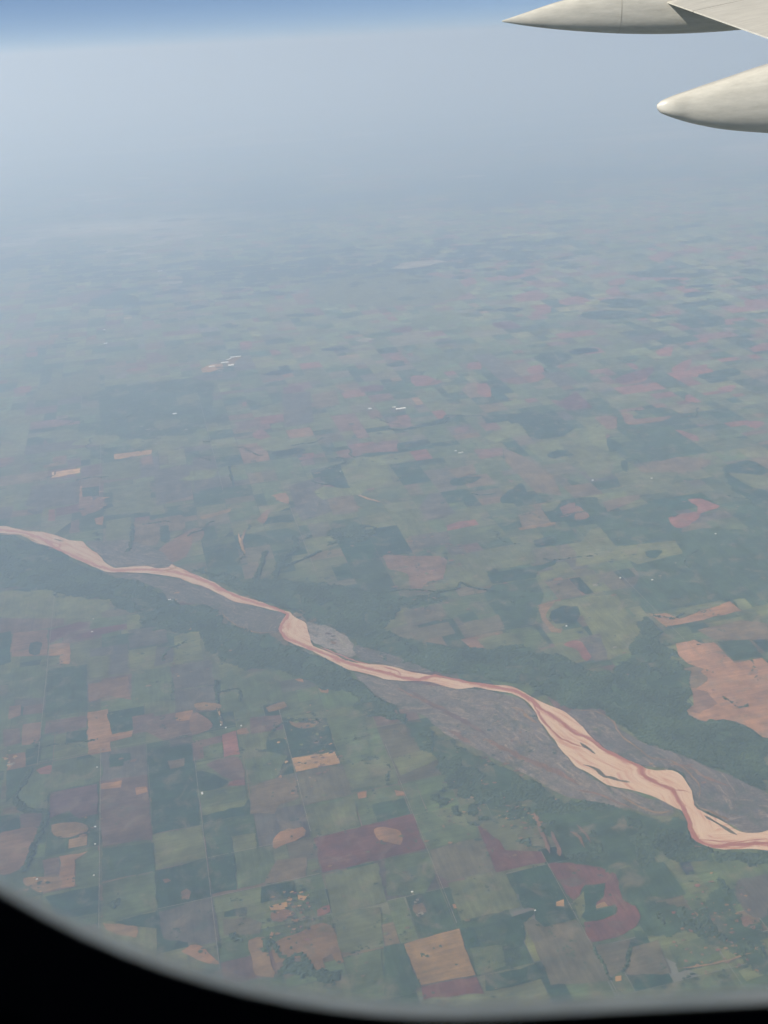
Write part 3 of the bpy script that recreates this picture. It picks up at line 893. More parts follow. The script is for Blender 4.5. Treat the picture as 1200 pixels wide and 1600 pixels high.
cand = []            # (share of the picture, colour, polygon, z, label)
for i, (code, kind, p) in enumerate(traced):
    d = np.linalg.norm(p.mean(0))
    if kind == 'o':
        far_off = max(0.0, d - 30000)
        q = smooth_loop(p, 55 + d * 0.002 + far_off * 0.02, 18 + d * 0.0004 + far_off * 0.006, True, i)
    else:
        q = ragged(np.asarray(p), 90 + d * 0.002, 6 + d * 0.0002)
    x, y = q[:, 0], q[:, 1]
    area = 0.5 * abs(np.dot(x, np.roll(y, 1)) - np.dot(y, np.roll(x, 1)))
    cand.append([area / (d * d + ALT * ALT) ** 1.5, PAL[code], q, -ALT + 8 + 0.02 * i, NICE[code]])

# the section grid: half-mile squares, joined or halved
U0, SU = -0.42, 1.025
V0, SV = 14.25, 1.0


def cell_colour(u, v, r):
    right = min(max((u + 4) / 26.0, 0), 1) * min(max((v - 18) / 14.0, 0), 1)
    x = r.random()
    if x < 0.10 - 0.03 * right:
        c = 'dk'
    elif x < 0.22:
        c = 'dk2'
    elif x < 0.46:
        c = 'g'
    elif x < 0.66:
        c = 'lg2'
    elif x < 0.745:
        c = 'lg'
    elif x < 0.82:
        c = 'gm'
    elif x < 0.87:
        c = 'sl'
    elif x < 0.905 - 0.08 * right:
        c = 'mp'
    elif x < 0.955 - 0.02 * right:
        c = 'mp2' if r.random() < 0.3 + 0.5 * right else 'mt2'
    elif x < 0.985:
        c = 'mt' if r.random() > right else 'p'
    else:
        c = 't2' if r.random() > right else 'p'
    if v < 31 and c in ('mt', 't2', 'p', 'mp2'):
        c = 'gm' if r.random() < 0.5 else 'mt2'
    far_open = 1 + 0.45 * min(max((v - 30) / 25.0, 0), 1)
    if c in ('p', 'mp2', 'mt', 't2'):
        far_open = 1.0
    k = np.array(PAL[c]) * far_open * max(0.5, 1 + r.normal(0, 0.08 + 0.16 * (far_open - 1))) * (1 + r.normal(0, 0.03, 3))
    return np.clip(k, 0.015, 0.6)


gr = random.Random(3)
gn = np.random.default_rng(11)


class R:
    random = staticmethod(gr.random)
    normal = staticmethod(gn.normal)


used = set()
half_u, half_v = 0.64, 0.64
for j in range(-9, 74):
    for i in range(-62, 64):
        if (i, j) in used:
            continue
        u, v = U0 + i * SU, V0 + j * SV
        c = (GU * (u + 0.5) + GV * (v + 0.5)) * HALF_MILE
        if c[1] < 4200 or abs(c[0]) > 0.50 * c[1] + 3200:
            continue
        x = gr.random()
        wi = wj = 1
        if x < 0.10 and (i + 1, j) not in used:
            wi = 2
            used.add((i + 1, j))
        elif x < 0.18 and (i, j + 1) not in used:
            wj = 2
            used.add((i, j + 1))
        used.add((i, j))
        u1, v1 = u + wi * SU, v + wj * SV
        rects = [(u, v, u1, v1)]
        x = gr.random()
        if wi * wj == 1:
            if x < 0.22:
                k = v + (v1 - v) * gr.choice((0.5, 0.5, 0.33, 0.66))
                rects = [(u, v, u1, k), (u, k, u1, v1)]
            elif x < 0.44:
                k = u + (u1 - u) * gr.choice((0.5, 0.5, 0.33, 0.66))
                rects = [(u, v, k, v1), (k, v, u1, v1)]
            elif x < 0.56:
                k, l = u + (u1 - u) * 0.5, v + (v1 - v) * gr.choice((0.4, 0.5, 0.6))
                rects = [(u, v, k, l), (k, v, u1, l), (u, l, k, v1), (k, l, u1, v1)]
            elif x < 0.64:
                k, l = u + (u1 - u) * 0.5, v + (v1 - v) * 0.5
                rects = [(u, v, u1, l), (u, l, k, v1), (k, l, u1, v1)]
        for (a, b, a1, b1) in rects:
            g = 0.007
            q = np.array([(a + g, b + g), (a1 - g, b + g), (a1 - g, b1 - g), (a + g, b1 - g)]) + gn.normal(0, 0.006, (4, 2))
            p = (q[:, :1] * GU + q[:, 1:] * GV) * HALF_MILE
            if gr.random() < 0.16:          # a corner lost to a gully
                k = gr.randrange(4)
                s = gr.uniform(0.3, 0.7)
                p = np.insert(np.delete(p, k, 0), k, [p[k] * (1 - s) + p[k - 1] * s, p[k] * (1 - s * 0.8) + p[(k + 1) % 4] * s * 0.8], 0)
            d = np.linalg.norm(p.mean(0))
            area = (a1 - a) * (b1 - b) * HALF_MILE ** 2
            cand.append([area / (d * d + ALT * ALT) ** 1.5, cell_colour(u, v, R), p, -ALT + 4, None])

centres = np.array([c[2].mean(0) for c in cand])
hidden = np.zeros(len(cand), bool)
nt = len(traced)
for code, kind, p in traced:
    lo, hi = p.min(0), p.max(0)
    k = np.where((centres[nt:] > lo).all(1) & (centres[nt:] < hi).all(1))[0] + nt
    if len(k):
        hidden[k] |= inside(p, centres[k])
order = sorted((i for i in range(len(cand)) if not hidden[i]), key=lambda i: -cand[i][0])
single = set(order[:300])
rv, rf, rc = [], [], []
for i, (share, col, p, z, lab) in enumerate(cand):
    if i in single:
        me, loc = flat_mesh('field', p, z)
        add_color(me, col)
        o = link('field', me, M_FIELD, ground, loc)
        if lab:
            o['label'] = lab
    else:
        b = len(rv)
        area = np.dot(p[:, 0], np.roll(p[:, 1], -1)) - np.dot(p[:, 1], np.roll(p[:, 0], -1))
        if area < 0:
            p = p[::-1]
        rv += [(x, y, z) for x, y in p]
        rc += [col] * len(p)
        rf.append(tuple(range(b, b + len(p))))
me = bpy.data.meshes.new('field_patchwork')
me.from_pydata(rv, [], rf)
add_color(me, np.array(rc))
o = link('field_patchwork', me, M_FIELD, ground)
o['kind'] = 'stuff'
o['label'] = 'patchwork of small distant fields'

# ------------------------------------------------------------------ roads on the section lines
M_ROAD = plain_material('gravel', (0.185, 0.160, 0.115), 1 / 90.0, 0.35)
ROADS = [('u', -2.45, 13.0, 19.4, 15, 'straight gravel road past the mauve fields'), ('u', -3.82, 19.2, 27.5, 15, 'pale gravel road past the salmon field'),
         ('u', -0.43, 10.5, 18.4, 11, 'thin road beside the dark square field'), ('u', 1.64, 15.4, 19.6, 12, 'curving lane edge beside the sandy field'),
         ('u', 3.72, 12.4, 17.6, 11, 'lane along the end of the maroon field'), ('u', 5.78, 9.6, 13.6, 11, 'lane between dark square and red fields'),
         ('v', 14.25, -1.4, 1.6, 12, 'cross lane below the dark square field'), ('v', 15.27, -0.4, 0.9, 11, 'short cross lane above the dark field pair'),
         ('u', -2.60, 34.0, 40.5, 16, 'pale far road past the bright sandy field'), ('u', 1.66, 33.0, 44.0, 17, 'long thin road towards the far plant'),
         ('u', 3.70, 26.0, 31.0, 16, 'bright lane on the far bank of the river'), ('u', 12.0, 18.5, 26.0, 12, 'lane past the large salmon field'),
         ('v', 19.3, -3.8, 0.6, 10, 'cross lane through the mixed small fields')]
for ax, c0, a, b, w, lab in ROADS:
    s = np.linspace(a, b, 12)
    q = np.c_[np.full(12, c0), s] if ax == 'u' else np.c_[s, np.full(12, c0)]
    me, loc = ribbon('road', (q[:, :1] * GU + q[:, 1:] * GV) * HALF_MILE, w * 0.75, -ALT + 15)
    o = link('road', me, M_ROAD, None, loc)
    o['kind'] = 'structure'
    o['label'] = lab

# ------------------------------------------------------------------ river
far = smooth_loop(pts(BANK_FAR), 80, 9, False, 5)
near = smooth_loop(pts(BANK_NEAR), 80, 9, False, 6)
river_poly = np.r_[far, near]
CENTRE = smooth_loop(pts(CHANNELS.strip().splitlines()[0].split('|')[1]), 120, 0, False, 1)
CLEN = np.r_[0, np.cumsum(np.linalg.norm(np.diff(CENTRE, axis=0), axis=1))]


def add_flow(me, loc):
    """cut the sheet small and store (metres along the river, metres off its line) per vertex"""
    bm = bmesh.new()
    bm.from_mesh(me)
    bmesh.ops.triangulate(bm, faces=bm.faces[:])
    for k in range(7):
        lg = [e for e in bm.edges if e.calc_length() > 95]
        if not lg:
            break
        bmesh.ops.subdivide_edges(bm, edges=lg, cuts=1, use_grid_fill=False)
        bmesh.ops.triangulate(bm, faces=[q for q in bm.faces if len(q.verts) > 3])
    bm.to_mesh(me)
    bm.free()
    w = np.array([v.co[:2] for v in me.vertices]) + np.array(loc[:2])
    best = np.full(len(w), 1e18)
    flow = np.zeros((len(w), 3), np.float32)
    for i in range(len(CENTRE) - 1):
        a, ab = CENTRE[i], CENTRE[i + 1] - CENTRE[i]
        L = np.linalg.norm(ab) + 1e-9
        tt = np.clip(((w - a) @ ab) / (L * L), 0, 1)
        dv = w - (a + tt[:, None] * ab)
        d2 = (dv ** 2).sum(1)
        side = np.sign(ab[0] * dv[:, 1] - ab[1] * dv[:, 0])
        k = d2 < best
        best[k] = d2[k]
        flow[k, 0] = CLEN[i] + tt[k] * L
        flow[k, 1] = side[k] * np.sqrt(d2[k])
    at = me.attributes.new('flow', 'FLOAT_VECTOR', 'POINT')
    at.data.foreach_set('vector', flow.ravel())


def flowvec(t, along, across):
    at = N(t, 'ShaderNodeAttribute', attribute_name='flow')
    mp = N(t, 'ShaderNodeMapping')
    mp.inputs['Scale'].default_value = (1 / along, 1 / across, 1)
    t.links.new(at.outputs['Vector'], mp.inputs[0])
    return mp.outputs[0]


m, t, out = node_mat('river_bar')
at = N(t, 'ShaderNodeAttribute', attribute_name='Col')
gp = N(t, 'ShaderNodeNewGeometry').outputs['Position']
c = mixrgb(t, 1.0, at.outputs['Color'], maprange(t, noise(t, flowvec(t, 430, 210), 1.0, 7, 0.70, 1.6), 0.28, 0.72, 0.6, 1.45), 'MULTIPLY')
c = mixrgb(t, maprange(t, noise(t, flowvec(t, 620, 190), 1.0, 7, 0.70, 1.8), 0.52, 0.66, 0.0, 0.8), c, (0.25, 0.185, 0.135))
c = mixrgb(t, maprange(t, noise(t, gp, 1 / 330.0, 7, 0.7, 0.8), 0.51, 0.62, 0.0, 0.8), c, (0.060, 0.066, 0.044))
c = mixrgb(t, 1.0, c, maprange(t, noise(t, gp, 1 / 40.0, 3, 0.6), 0.3, 0.7, 0.75, 1.25), 'MULTIPLY')
diffuse(t, out, c)
M_BAR = m
for i, line in enumerate(BARS.strip().splitlines()):
    code, p, lab = line.split('|')
    me, loc = flat_mesh('river_bar', smooth_loop(pts(p), 90, 22, True, 50 + i), -ALT + 16 + 0.05 * i)
    add_flow(me, loc)
    add_color(me, PAL[code])
    o = link('river_bar', me, M_BAR, None, loc)
    o['kind'] = 'structure'
    o['label'] = lab

m, t, out = node_mat('river_sand')
gp = N(t, 'ShaderNodeNewGeometry').outputs['Position']
fl = noise(t, flowvec(t, 620, 75), 1.0, 7, 0.6, 0.6)
rp = N(t, 'ShaderNodeValToRGB')
for i, (pos, c) in enumerate([(0.30, (0.37, 0.170, 0.105)), (0.40, (0.42, 0.235, 0.150)), (0.48, (0.46, 0.310, 0.205)), (0.70, (0.50, 0.365, 0.245))]):
    e = rp.color_ramp.elements[i] if i < 2 else rp.color_ramp.elements.new(pos)
    e.position = pos
    e.color = (*c, 1)
t.links.new(fl, rp.inputs[0])
fy = N(t, 'ShaderNodeSeparateXYZ')
t.links.new(N(t, 'ShaderNodeAttribute', attribute_name='flow').outputs['Vector'], fy.inputs[0])
ab = N(t, 'ShaderNodeMath', operation='ABSOLUTE')
t.links.new(fy.outputs[1], ab.inputs[0])
wv = maprange(t, noise(t, flowvec(t, 300, 110), 1.0, 6, 0.65, 0.8), 0.2, 0.8, -110, 110)
sm = N(t, 'ShaderNodeMath', operation='ADD')
t.links.new(ab.outputs[0], sm.inputs[0])
t.links.new(wv, sm.inputs[1])
c = mixrgb(t, maprange(t, sm.outputs[0], 10, 62, 0.85, 0.0), rp.outputs[0], (0.335, 0.130, 0.080))
diffuse(t, out, c)
me, loc = flat_mesh('river_bed', np.r_[far, near], -ALT + 18)
add_flow(me, loc)
o = link('river_bed', me, m, None, loc)
o['kind'] = 'structure'
o['label'] = 'pale sandy bed of the braided river crossing the plain'

m, t, out = node_mat('river_water')
gp = N(t, 'ShaderNodeNewGeometry').outputs['Position']
w = noise(t, gp, 1 / 60.0, 4, 0.6)
pb = N(t, 'ShaderNodeBsdfPrincipled')
t.links.new(mixrgb(t, w, (0.29, 0.085, 0.052), (0.37, 0.135, 0.080)), pb.inputs['Base Color'])
pb.inputs['Roughness'].default_value = 0.35
pb.inputs['Specular IOR Level'].default_value = 0.25
t.links.new(pb.outputs[0], out.inputs['Surface'])
WLAB = ['main muddy red channel of the river', 'red side channel above the lower bends', 'short red channel at the upstream sandbank', 'red channel above the pale bar', 'thin red channel at the last bend',
        'red channel along the far sand edge', 'thin red channel in the straight reach', 'red link channel past the bend', 'thin red channel across the lower sandbank']
for i, line in enumerate(CHANNELS.strip().splitlines()):
    w, p = line.split('|')
    me, loc = ribbon('river_water', smooth_loop(pts(p), 90, 7, False, 80 + i), float(w) * 0.72, -ALT + 20 + 0.1 * i, 0.6, i, i > 0)
    o = link('river_water', me, m, None, loc)
    o['kind'] = 'structure'
    o['label'] = WLAB[i]

for i, line in enumerate(STREAKS.strip().splitlines()):
    code, w, p = line.split('|')
    me, loc = ribbon('bare_streak', smooth_loop(pts(p), 80, 10, False, 120 + i), float(w), -ALT + 22 + 0.05 * i, 0.5, i, True)
    add_color(me, PAL[code])
    link('bare_streak', me, M_FIELD, ground, loc)

# flecked ground: bare spots, ponds, scrub and yards
fr = np.random.default_rng(5)
rv, rf, rc = [], [], []
for line in FLECKS.strip().splitlines():
    c0, rr, cnt, codes, big, dep = line.split('|')
    big, dep = float(big), float(dep)
    c0 = np.array([float(v) for v in c0.split(',')])
    rr, codes = float(rr), codes.split()
    ask = c0 / np.linalg.norm(c0)
    el = (1.3 + c0[1] / 15000.0) * dep
    for k in range(int(cnt)):
        a, b = fr.normal(0, 0.5, 2) * rr
        p = c0 + a * np.array([ask[1], -ask[0]]) + b * ask * el
        d = np.linalg.norm(p)
        if inside(river_poly, p[None])[0]:
            continue
        sz = fr.uniform(8, 27) * (0.3 + d / 16000.0) * big
        n = 9
        ang = np.linspace(0, 2 * math.pi, n, endpoint=False)
        r = sz * fr.uniform(0.55, 1.25, n)
        st = fr.uniform(0.9, 2.2)
        q = np.c_[np.cos(ang) * r * st, np.sin(ang) * r]
        if fr.random() < 0.7:
            q = q[:, :1] * GU + q[:, 1:] * GV
        base = len(rv)
        z = -ALT + 23.5 + 0.003 * len(rf)
        rv += [(x + p[0], y + p[1], z) for x, y in q]
        rf.append(tuple(range(base, base + n)))
        rc += [PAL[codes[fr.integers(len(codes))]]] * n
me = bpy.data.meshes.new('bare_flecks')
me.from_pydata(rv, [], rf)
me.update()
add_color(me, np.array(rc))
o = link('bare_flecks', me, M_FIELD, ground)
o['kind'] = 'stuff'
o['label'] = 'small bare spots, ponds and yards'

# ------------------------------------------------------------------ woods: bumpy canopies
m, t, out = node_mat('canopy')
gp = N(t, 'ShaderNodeNewGeometry').outputs['Position']
a = maprange(t, noise(t, gp, 1 / 45.0, 4, 0.65), 0.3, 0.7, 0.0, 1.0)
c = mixrgb(t, a, (0.018, 0.034, 0.018), (0.066, 0.086, 0.042))
b = maprange(t, noise(t, gp, 1 / 600.0, 4, 0.6), 0.35, 0.65, 0.75, 1.3)
c = mixrgb(t, 1.0, c, b, 'MULTIPLY')
diffuse(t, out, c)
M_CANOPY = m


def canopy(name, cells, s, lab, base):
    """a closed, lumpy sheet of crowns over the given grid cells"""
    idx = {}
    verts, faces = [], []
    r = np.random.default_rng(len(cells))
    cs = set(map(tuple, cells))

    def vid(i, j):
        k = (i, j)
        if k not in idx:
            n = sum((i + a, j + b) in cs for a in (-1, 0) for b in (-1, 0))
            hgt = r.uniform(4, 20) if n == 4 else r.uniform(0.0, 3.0)
            idx[k] = len(verts)
            verts.append((i * s + r.uniform(-.42, .42) * s, j * s + r.uniform(-.42, .42) * s, hgt))
        return idx[k]
    for (i, j) in cs:
        faces.append((vid(i, j), vid(i + 1, j), vid(i + 1, j + 1), vid(i, j + 1)))
    vv = np.array(verts)
    c = vv[:, :2].mean(0)
    vv[:, :2] -= c
    me = bpy.data.meshes.new(name)
    me.from_pydata([tuple(q) for q in vv], [], faces)
    o = link(name, me, M_CANOPY, None, (c[0], c[1], base))
    o['kind'] = 'stuff'
    o['label'] = lab
    o['category'] = 'woods'
    return o


bar_polys = [pts(l.split('|')[1]) for l in BARS.strip().splitlines()]
wood_sets = []
for n, line in enumerate(WOODS.strip().splitlines()):
    d, p, lab = line.split('|')
    p = pts(p)
    s = 34.0
    lo, hi = np.floor(p.min(0) / s).astype(int) - 2, np.ceil(p.max(0) / s).astype(int) + 2
    ii, jj = np.meshgrid(np.arange(lo[0], hi[0]), np.arange(lo[1], hi[1]), indexing='ij')
    q = np.c_[ii.ravel(), jj.ravel()]
    w = (q + 0.5) * s
    wob = w + np.c_[vnoise(w, 260, 3) - .5, vnoise(w, 260, 4) - .5] * 260 + np.c_[vnoise(w, 90, 5) - .5, vnoise(w, 90, 6) - .5] * 90
    k = inside(p, wob)
    k &= ~inside(river_poly, w)
    thick = vnoise(w, 300, 77) * 0.5 + vnoise(w, 110, 78) * 0.5
    for bp in bar_polys:
        k &= ~(inside(bp, w) & (thick < 0.66))
    dens = vnoise(w, 420, 8 + n) * 0.55 + vnoise(w, 150, 9 + n) * 0.45
    k &= dens < 0.14 + 0.50 * float(d)
    wood_sets.append((q[k], s, lab))
    if len(p) > 16:       # grassy, brushy lowland under the belt
        lw = q[inside(p, wob)]
        ids, lv, lf = {}, [], []
        for i, j in lw:
            fc = []
            for a, b in ((0, 0), (1, 0), (1, 1), (0, 1)):
                if (i + a, j + b) not in ids:
                    ids[(i + a, j + b)] = len(lv)
                    lv.append(((i + a) * s + rng.uniform(-12, 12), (j + b) * s + rng.uniform(-12, 12)))
                fc.append(ids[(i + a, j + b)])
            lf.append(tuple(fc))
        lv = np.array(lv)
        lc = lv.mean(0)
        me = bpy.data.meshes.new('wooded_lowland')
        me.from_pydata([(a - lc[0], b - lc[1], 0) for a, b in lv], [], lf)
        loc = (lc[0], lc[1], -ALT + 14.2 + 0.1 * n)
        add_color(me, PAL['dk4'])
        link('wooded_lowland', me, M_FIELD, ground, loc)
for n, line in enumerate(CREEKS.strip().splitlines()):
    wd, p, lab = line.split('|')
    p = smooth_loop(pts(p), 60, 12, False, 200 + n)
    s = 24.0
    lo, hi = np.floor(p.min(0) / s).astype(int) - 8, np.ceil(p.max(0) / s).astype(int) + 8
    ii, jj = np.meshgrid(np.arange(lo[0], hi[0]), np.arange(lo[1], hi[1]), indexing='ij')
    q = np.c_[ii.ravel(), jj.ravel()]
    w = (q + 0.5) * s
    dist = np.full(len(w), 1e9)
    for a, b in zip(p[:-1], p[1:]):
        ab = b - a
        tt = np.clip(((w - a) @ ab) / (ab @ ab + 1e-9), 0, 1)
        dist = np.minimum(dist, np.linalg.norm(w - (a + tt[:, None] * ab), axis=1))
    k = dist < float(wd) * 0.62 * (0.45 + 1.1 * vnoise(w, 130, 31))
    wood_sets.append((q[k], s, lab))
# tree-lined draws wandering between the fields, and clumps in field corners
sr = np.random.default_rng(21)
keep = set()
s = 30.0
for n in range(85):
    y = 14000 + 22000 * sr.random() ** 1.5
    x = sr.uniform(-0.45, 0.45) * y
    q = np.array([x, y])
    ang = sr.uniform(0, 2 * math.pi)
    wd = sr.uniform(14, 32) * (0.8 + y / 40000)
    for k in range(int(sr.integers(8, 46))):
        ang += sr.normal(0, 0.28)
        q = q + 34 * np.array([math.cos(ang), math.sin(ang)])
        if sr.random() < 0.12:
            continue
        rr = wd * sr.uniform(0.4, 1.2)
        i0, j0 = np.floor((q - rr) / s).astype(int)
        i1, j1 = np.floor((q + rr) / s).astype(int)
        for i in range(i0, i1 + 1):
            for j in range(j0, j1 + 1):
                if (i * s + 15 - q[0]) ** 2 + (j * s + 15 - q[1]) ** 2 < rr * rr:
                    keep.add((i, j))
for n in range(700):
    y = 8500 + 26000 * sr.random() ** 1.6
    q = np.array([sr.uniform(-0.46, 0.46) * y, y])
    for k in range(int(sr.integers(1, 7))):
        c = np.floor((q + sr.normal(0, 45, 2)) / s).astype(int)
        keep.add((int(c[0]), int(c[1])))
q = np.array(sorted(keep))
w = (q + 0.5) * s
k = np.ones(len(q), bool)
for bp in bar_polys + [river_poly]:
    k &= ~inside(bp, w)
wood_sets.append((q[k], s, 'scattered trees along draws and field corners across the plain'))
for cells, s, lab in wood_sets:
    if len(cells) > 3:
        canopy('woods', cells, s, lab, -ALT + 17)

# ------------------------------------------------------------------ farm and works buildings
M_WALL = plain_material('farm_wall', (0.62, 0.58, 0.52), 1 / 20.0, 0.1)
M_ROOF_WHITE = plain_material('white_roof', (0.86, 0.85, 0.82), 1 / 25.0, 0.05)
M_ROOF = plain_material('farm_roof', (0.62, 0.60, 0.56), 1 / 25.0, 0.08)
for n, line in enumerate(BUILDINGS.strip().splitlines()):
    pos, dim, lab = line.split('|')
    x, y = map(float, pos.split(','))
    L, W = (float(q) / 2 for q in dim.split(','))
    L, W = max(L, W), min(L, W)
    if math.hypot(x, y) < 30000:
        L, W = L * 0.5, W * 0.5
    hgt = 7.0 + 0.02 * L
    o = bpy.data.objects.new('farm_building', None)
    COL.objects.link(o)
    o.location = (x, y, -ALT + 18)
    turned = dim.split(',')
    o.rotation_euler = (0, 0, GRID - math.pi / 2 + (math.pi / 2 if float(turned[1]) > float(turned[0]) else 0) + (0.55 if 'slanting' in lab else 0))
    o['label'] = lab
    o['category'] = 'building'
    o['group'] = 'white buildings scattered over the plain'
    me = bpy.data.meshes.new('wall')
    bm = bmesh.new()
    lower = [bm.verts.new((sx * L, sy * W, -12)) for sx, sy in ((-1, -1), (1, -1), (1, 1), (-1, 1))]
    upper = [bm.verts.new((sx * L, sy * W, hgt)) for sx, sy in ((-1, -1), (1, -1), (1, 1), (-1, 1))]
    for k in range(4):
        bm.faces.new((lower[k], lower[(k + 1) % 4], upper[(k + 1) % 4], upper[k]))
    bm.faces.new(upper)
    bm.to_mesh(me)
    bm.free()
    link('wall', me, M_WALL, o)
    me = bpy.data.meshes.new('roof')
    e, rg = 1.0, hgt + W * 0.28
    vv = [(-L - e, -W - e, hgt + .05), (L + e, -W - e, hgt + .05), (L + e, W + e, hgt + .05), (-L - e, W + e, hgt + .05), (-L - e, 0, rg), (L + e, 0, rg)]
    me.from_pydata(vv, [], [(0, 1, 5, 4), (2, 3, 4, 5), (1, 2, 5), (3, 0, 4), (3, 2, 1, 0)])
    link('roof', me, M_ROOF if math.hypot(x, y) < 30000 else M_ROOF_WHITE, o)

# ------------------------------------------------------------------ the wing and its flap fairings
m, t, out = node_mat('wing_paint')
tc = N(t, 'ShaderNodeTexCoord').outputs['Object']
mp = N(t, 'ShaderNodeMapping')
mp.inputs['Scale'].default_value = (0.5, 3.0, 3.0)
t.links.new(tc, mp.inputs[0])
st = maprange(t, noise(t, mp.outputs[0], 5.0, 9, 0.72), 0.3, 0.7, 0.80, 1.10)
pb = N(t, 'ShaderNodeBsdfPrincipled')
t.links.new(mixrgb(t, 1.0, (0.475, 0.445, 0.375), st, 'MULTIPLY'), pb.inputs['Base Color'])
pb.inputs['Roughness'].default_value = 0.34
pb.inputs['Specular IOR Level'].default_value = 0.45
t.links.new(pb.outputs[0], out.inputs['Surface'])
M_WING = m
m, t, out = node_mat('wing_seam')
diffuse(t, out, (0.43, 0.395, 0.32))
M_SEAM = m

wing = bpy.data.objects.new('aircraft_wing', None)
COL.objects.link(wing)
wing.location = (4.6, 13.2, -0.1)
wing['label'] = 'beige aircraft wing trailing edge with pointed fairings against the haze'
wing['category'] = 'aircraft wing'


def te(y):
    """trailing edge point at span station y"""
    return np.array([4.61 - 0.037 * (y - 13.2), y, -0.1077 + 0.1286 * (y - 13.2)])


def wing_sheet(name, y0, y1, c0, c1, parent=wing, n=14, lift=0.0):
    """upper skin from chord distance c0 to c1 ahead of the trailing edge, with an underside"""
    vv, ff = [], []
    ys = np.linspace(y0, y1, 16)
    cs = np.linspace(c0, c1, n)
    for yy in ys:
        e = te(yy)
        for cc in cs:
            vv.append((e[0] + cc, e[1], e[2] + 0.16 * cc - 0.017 * cc * cc + lift))
    k = len(vv)
    for yy in ys:
        e = te(yy)
        for cc in cs:
            vv.append((e[0] + cc, e[1], e[2] - 0.016 - 0.012 * cc + lift))
    for i in range(15):
        for j in range(n - 1):
            a = i * n + j
            ff.append((a, a + 1, a + n + 1, a + n))
            ff.append((k + a, k + a + n, k + a + n + 1, k + a + 1))
    for i in range(15):
        a = i * n
        ff.append((a, a + n, k + a + n, k + a))
        b = a + n - 1
        ff.append((b, k + b, k + b + n, b + n))
    for j in range(n - 1):
        ff.append((j, k + j, k + j + 1, j + 1))
        b = 15 * n + j
        ff.append((b, b + 1, k + b + 1, k + b))
    me = bpy.data.meshes.new(name)
    me.from_pydata([(p[0] - 4.6, p[1] - 13.2, p[2] + 0.1) for p in vv], [], ff)
    bm = bmesh.new()
    bm.from_mesh(me)
    bmesh.ops.recalc_face_normals(bm, faces=bm.faces)
    bm.to_mesh(me)
    bm.free()
    return link(name, me, M_WING, parent)


wing_sheet('flap', 6.0, 15.1, 0.0, 0.95)
wing_sheet('flap', 15.13, 23.0, 0.0, 0.95)
wing_sheet('spoiler_panel', 6.0, 14.2, 0.965, 2.0)
wing_sheet('spoiler_panel', 14.22, 23.0, 0.965, 2.0)
wing_sheet('wing_skin', 6.0, 23.0, 2.012, 6.5)


def fairing(y, top, bot, wid, lab, seams=()):
    """top / bot: (x, z) outlines; wid: (x, half width)"""
    tx, tz = np.array(top).T
    bx, bz = np.array(bot).T
    wx, wz = np.array(wid).T
    s = np.linspace(0, 1, 44) ** 1.8
    xs = tx[0] + (min(tx[-1], bx[-1]) - tx[0]) * s
    nn = 40
    vv, ff = [], []
    for x in xs:
        zt, zb, w = np.interp(x, tx, tz), np.interp(x, bx, bz), np.interp(x, wx, wz)
        zc, h = (zt + zb) / 2, (zt - zb) / 2
        for k in range(nn):
            a = 2 * math.pi * k / nn
            ca, sa = math.cos(a), math.sin(a)
            e = 0.62
            vv.append((x - 4.6, y + w * math.copysign(abs(ca) ** e, ca) - 13.2, zc + h * math.copysign(abs(sa) ** 0.95, sa) + 0.1))
    for i in range(len(xs) - 1):
        for k in range(nn):
            a, b = i * nn + k, i * nn + (k + 1) % nn
            ff.append((a, b, b + nn, a + nn))
    ff.append(tuple(range(nn)))
    ff.append(tuple((len(xs) - 1) * nn + k for k in range(nn)))
    me = bpy.data.meshes.new('flap_fairing')
    me.from_pydata(vv, [], ff)
    bm = bmesh.new()
    bm.from_mesh(me)
    bmesh.ops.recalc_face_normals(bm, faces=bm.faces)
    for fc in bm.faces:
        fc.smooth = True
    bm.to_mesh(me)
    bm.free()
    o = link('flap_fairing', me, M_WING, wing)
    o['label'] = lab
    for xa, xb in seams:
        sv, sf = [], []
        for x in (xa, xb):
            zt, zb, w = np.interp(x, tx, tz), np.interp(x, bx, bz), np.interp(x, wx, wz)
            zc, h = (zt + zb) / 2, (zt - zb) / 2
            for k in range(nn):
                a = 2 * math.pi * k / nn
                ca, sa = math.cos(a), math.sin(a)
                sv.append((x - 4.6, y + (w + 0.003) * math.copysign(abs(ca) ** 0.62, ca) - 13.2, zc + (h + 0.003) * math.copysign(abs(sa) ** 0.95, sa) + 0.1))
        sf = [(k, (k + 1) % nn, nn + (k + 1) % nn, nn + k) for k in range(nn)]
        me = bpy.data.meshes.new('panel_seam')
        me.from_pydata(sv, [], sf)
        for q in me.polygons:
            q.use_smooth = True
        link('panel_seam', me, M_SEAM, o)
    return o


def spline(p, n=60):
    p = np.array(p, float)
    x = np.linspace(p[0, 0], p[-1, 0], n)
    m = np.gradient(p[:, 1], p[:, 0])
    out = []
    for q in x:
        i = min(max(np.searchsorted(p[:, 0], q) - 1, 0), len(p) - 2)
        h = p[i + 1, 0] - p[i, 0]
        s = (q - p[i, 0]) / h
        out.append((q, (2 * s ** 3 - 3 * s * s + 1) * p[i, 1] + (s ** 3 - 2 * s * s + s) * h * m[i] + (-2 * s ** 3 + 3 * s * s) * p[i + 1, 1] + (s ** 3 - s * s) * h * m[i + 1]))
    return out


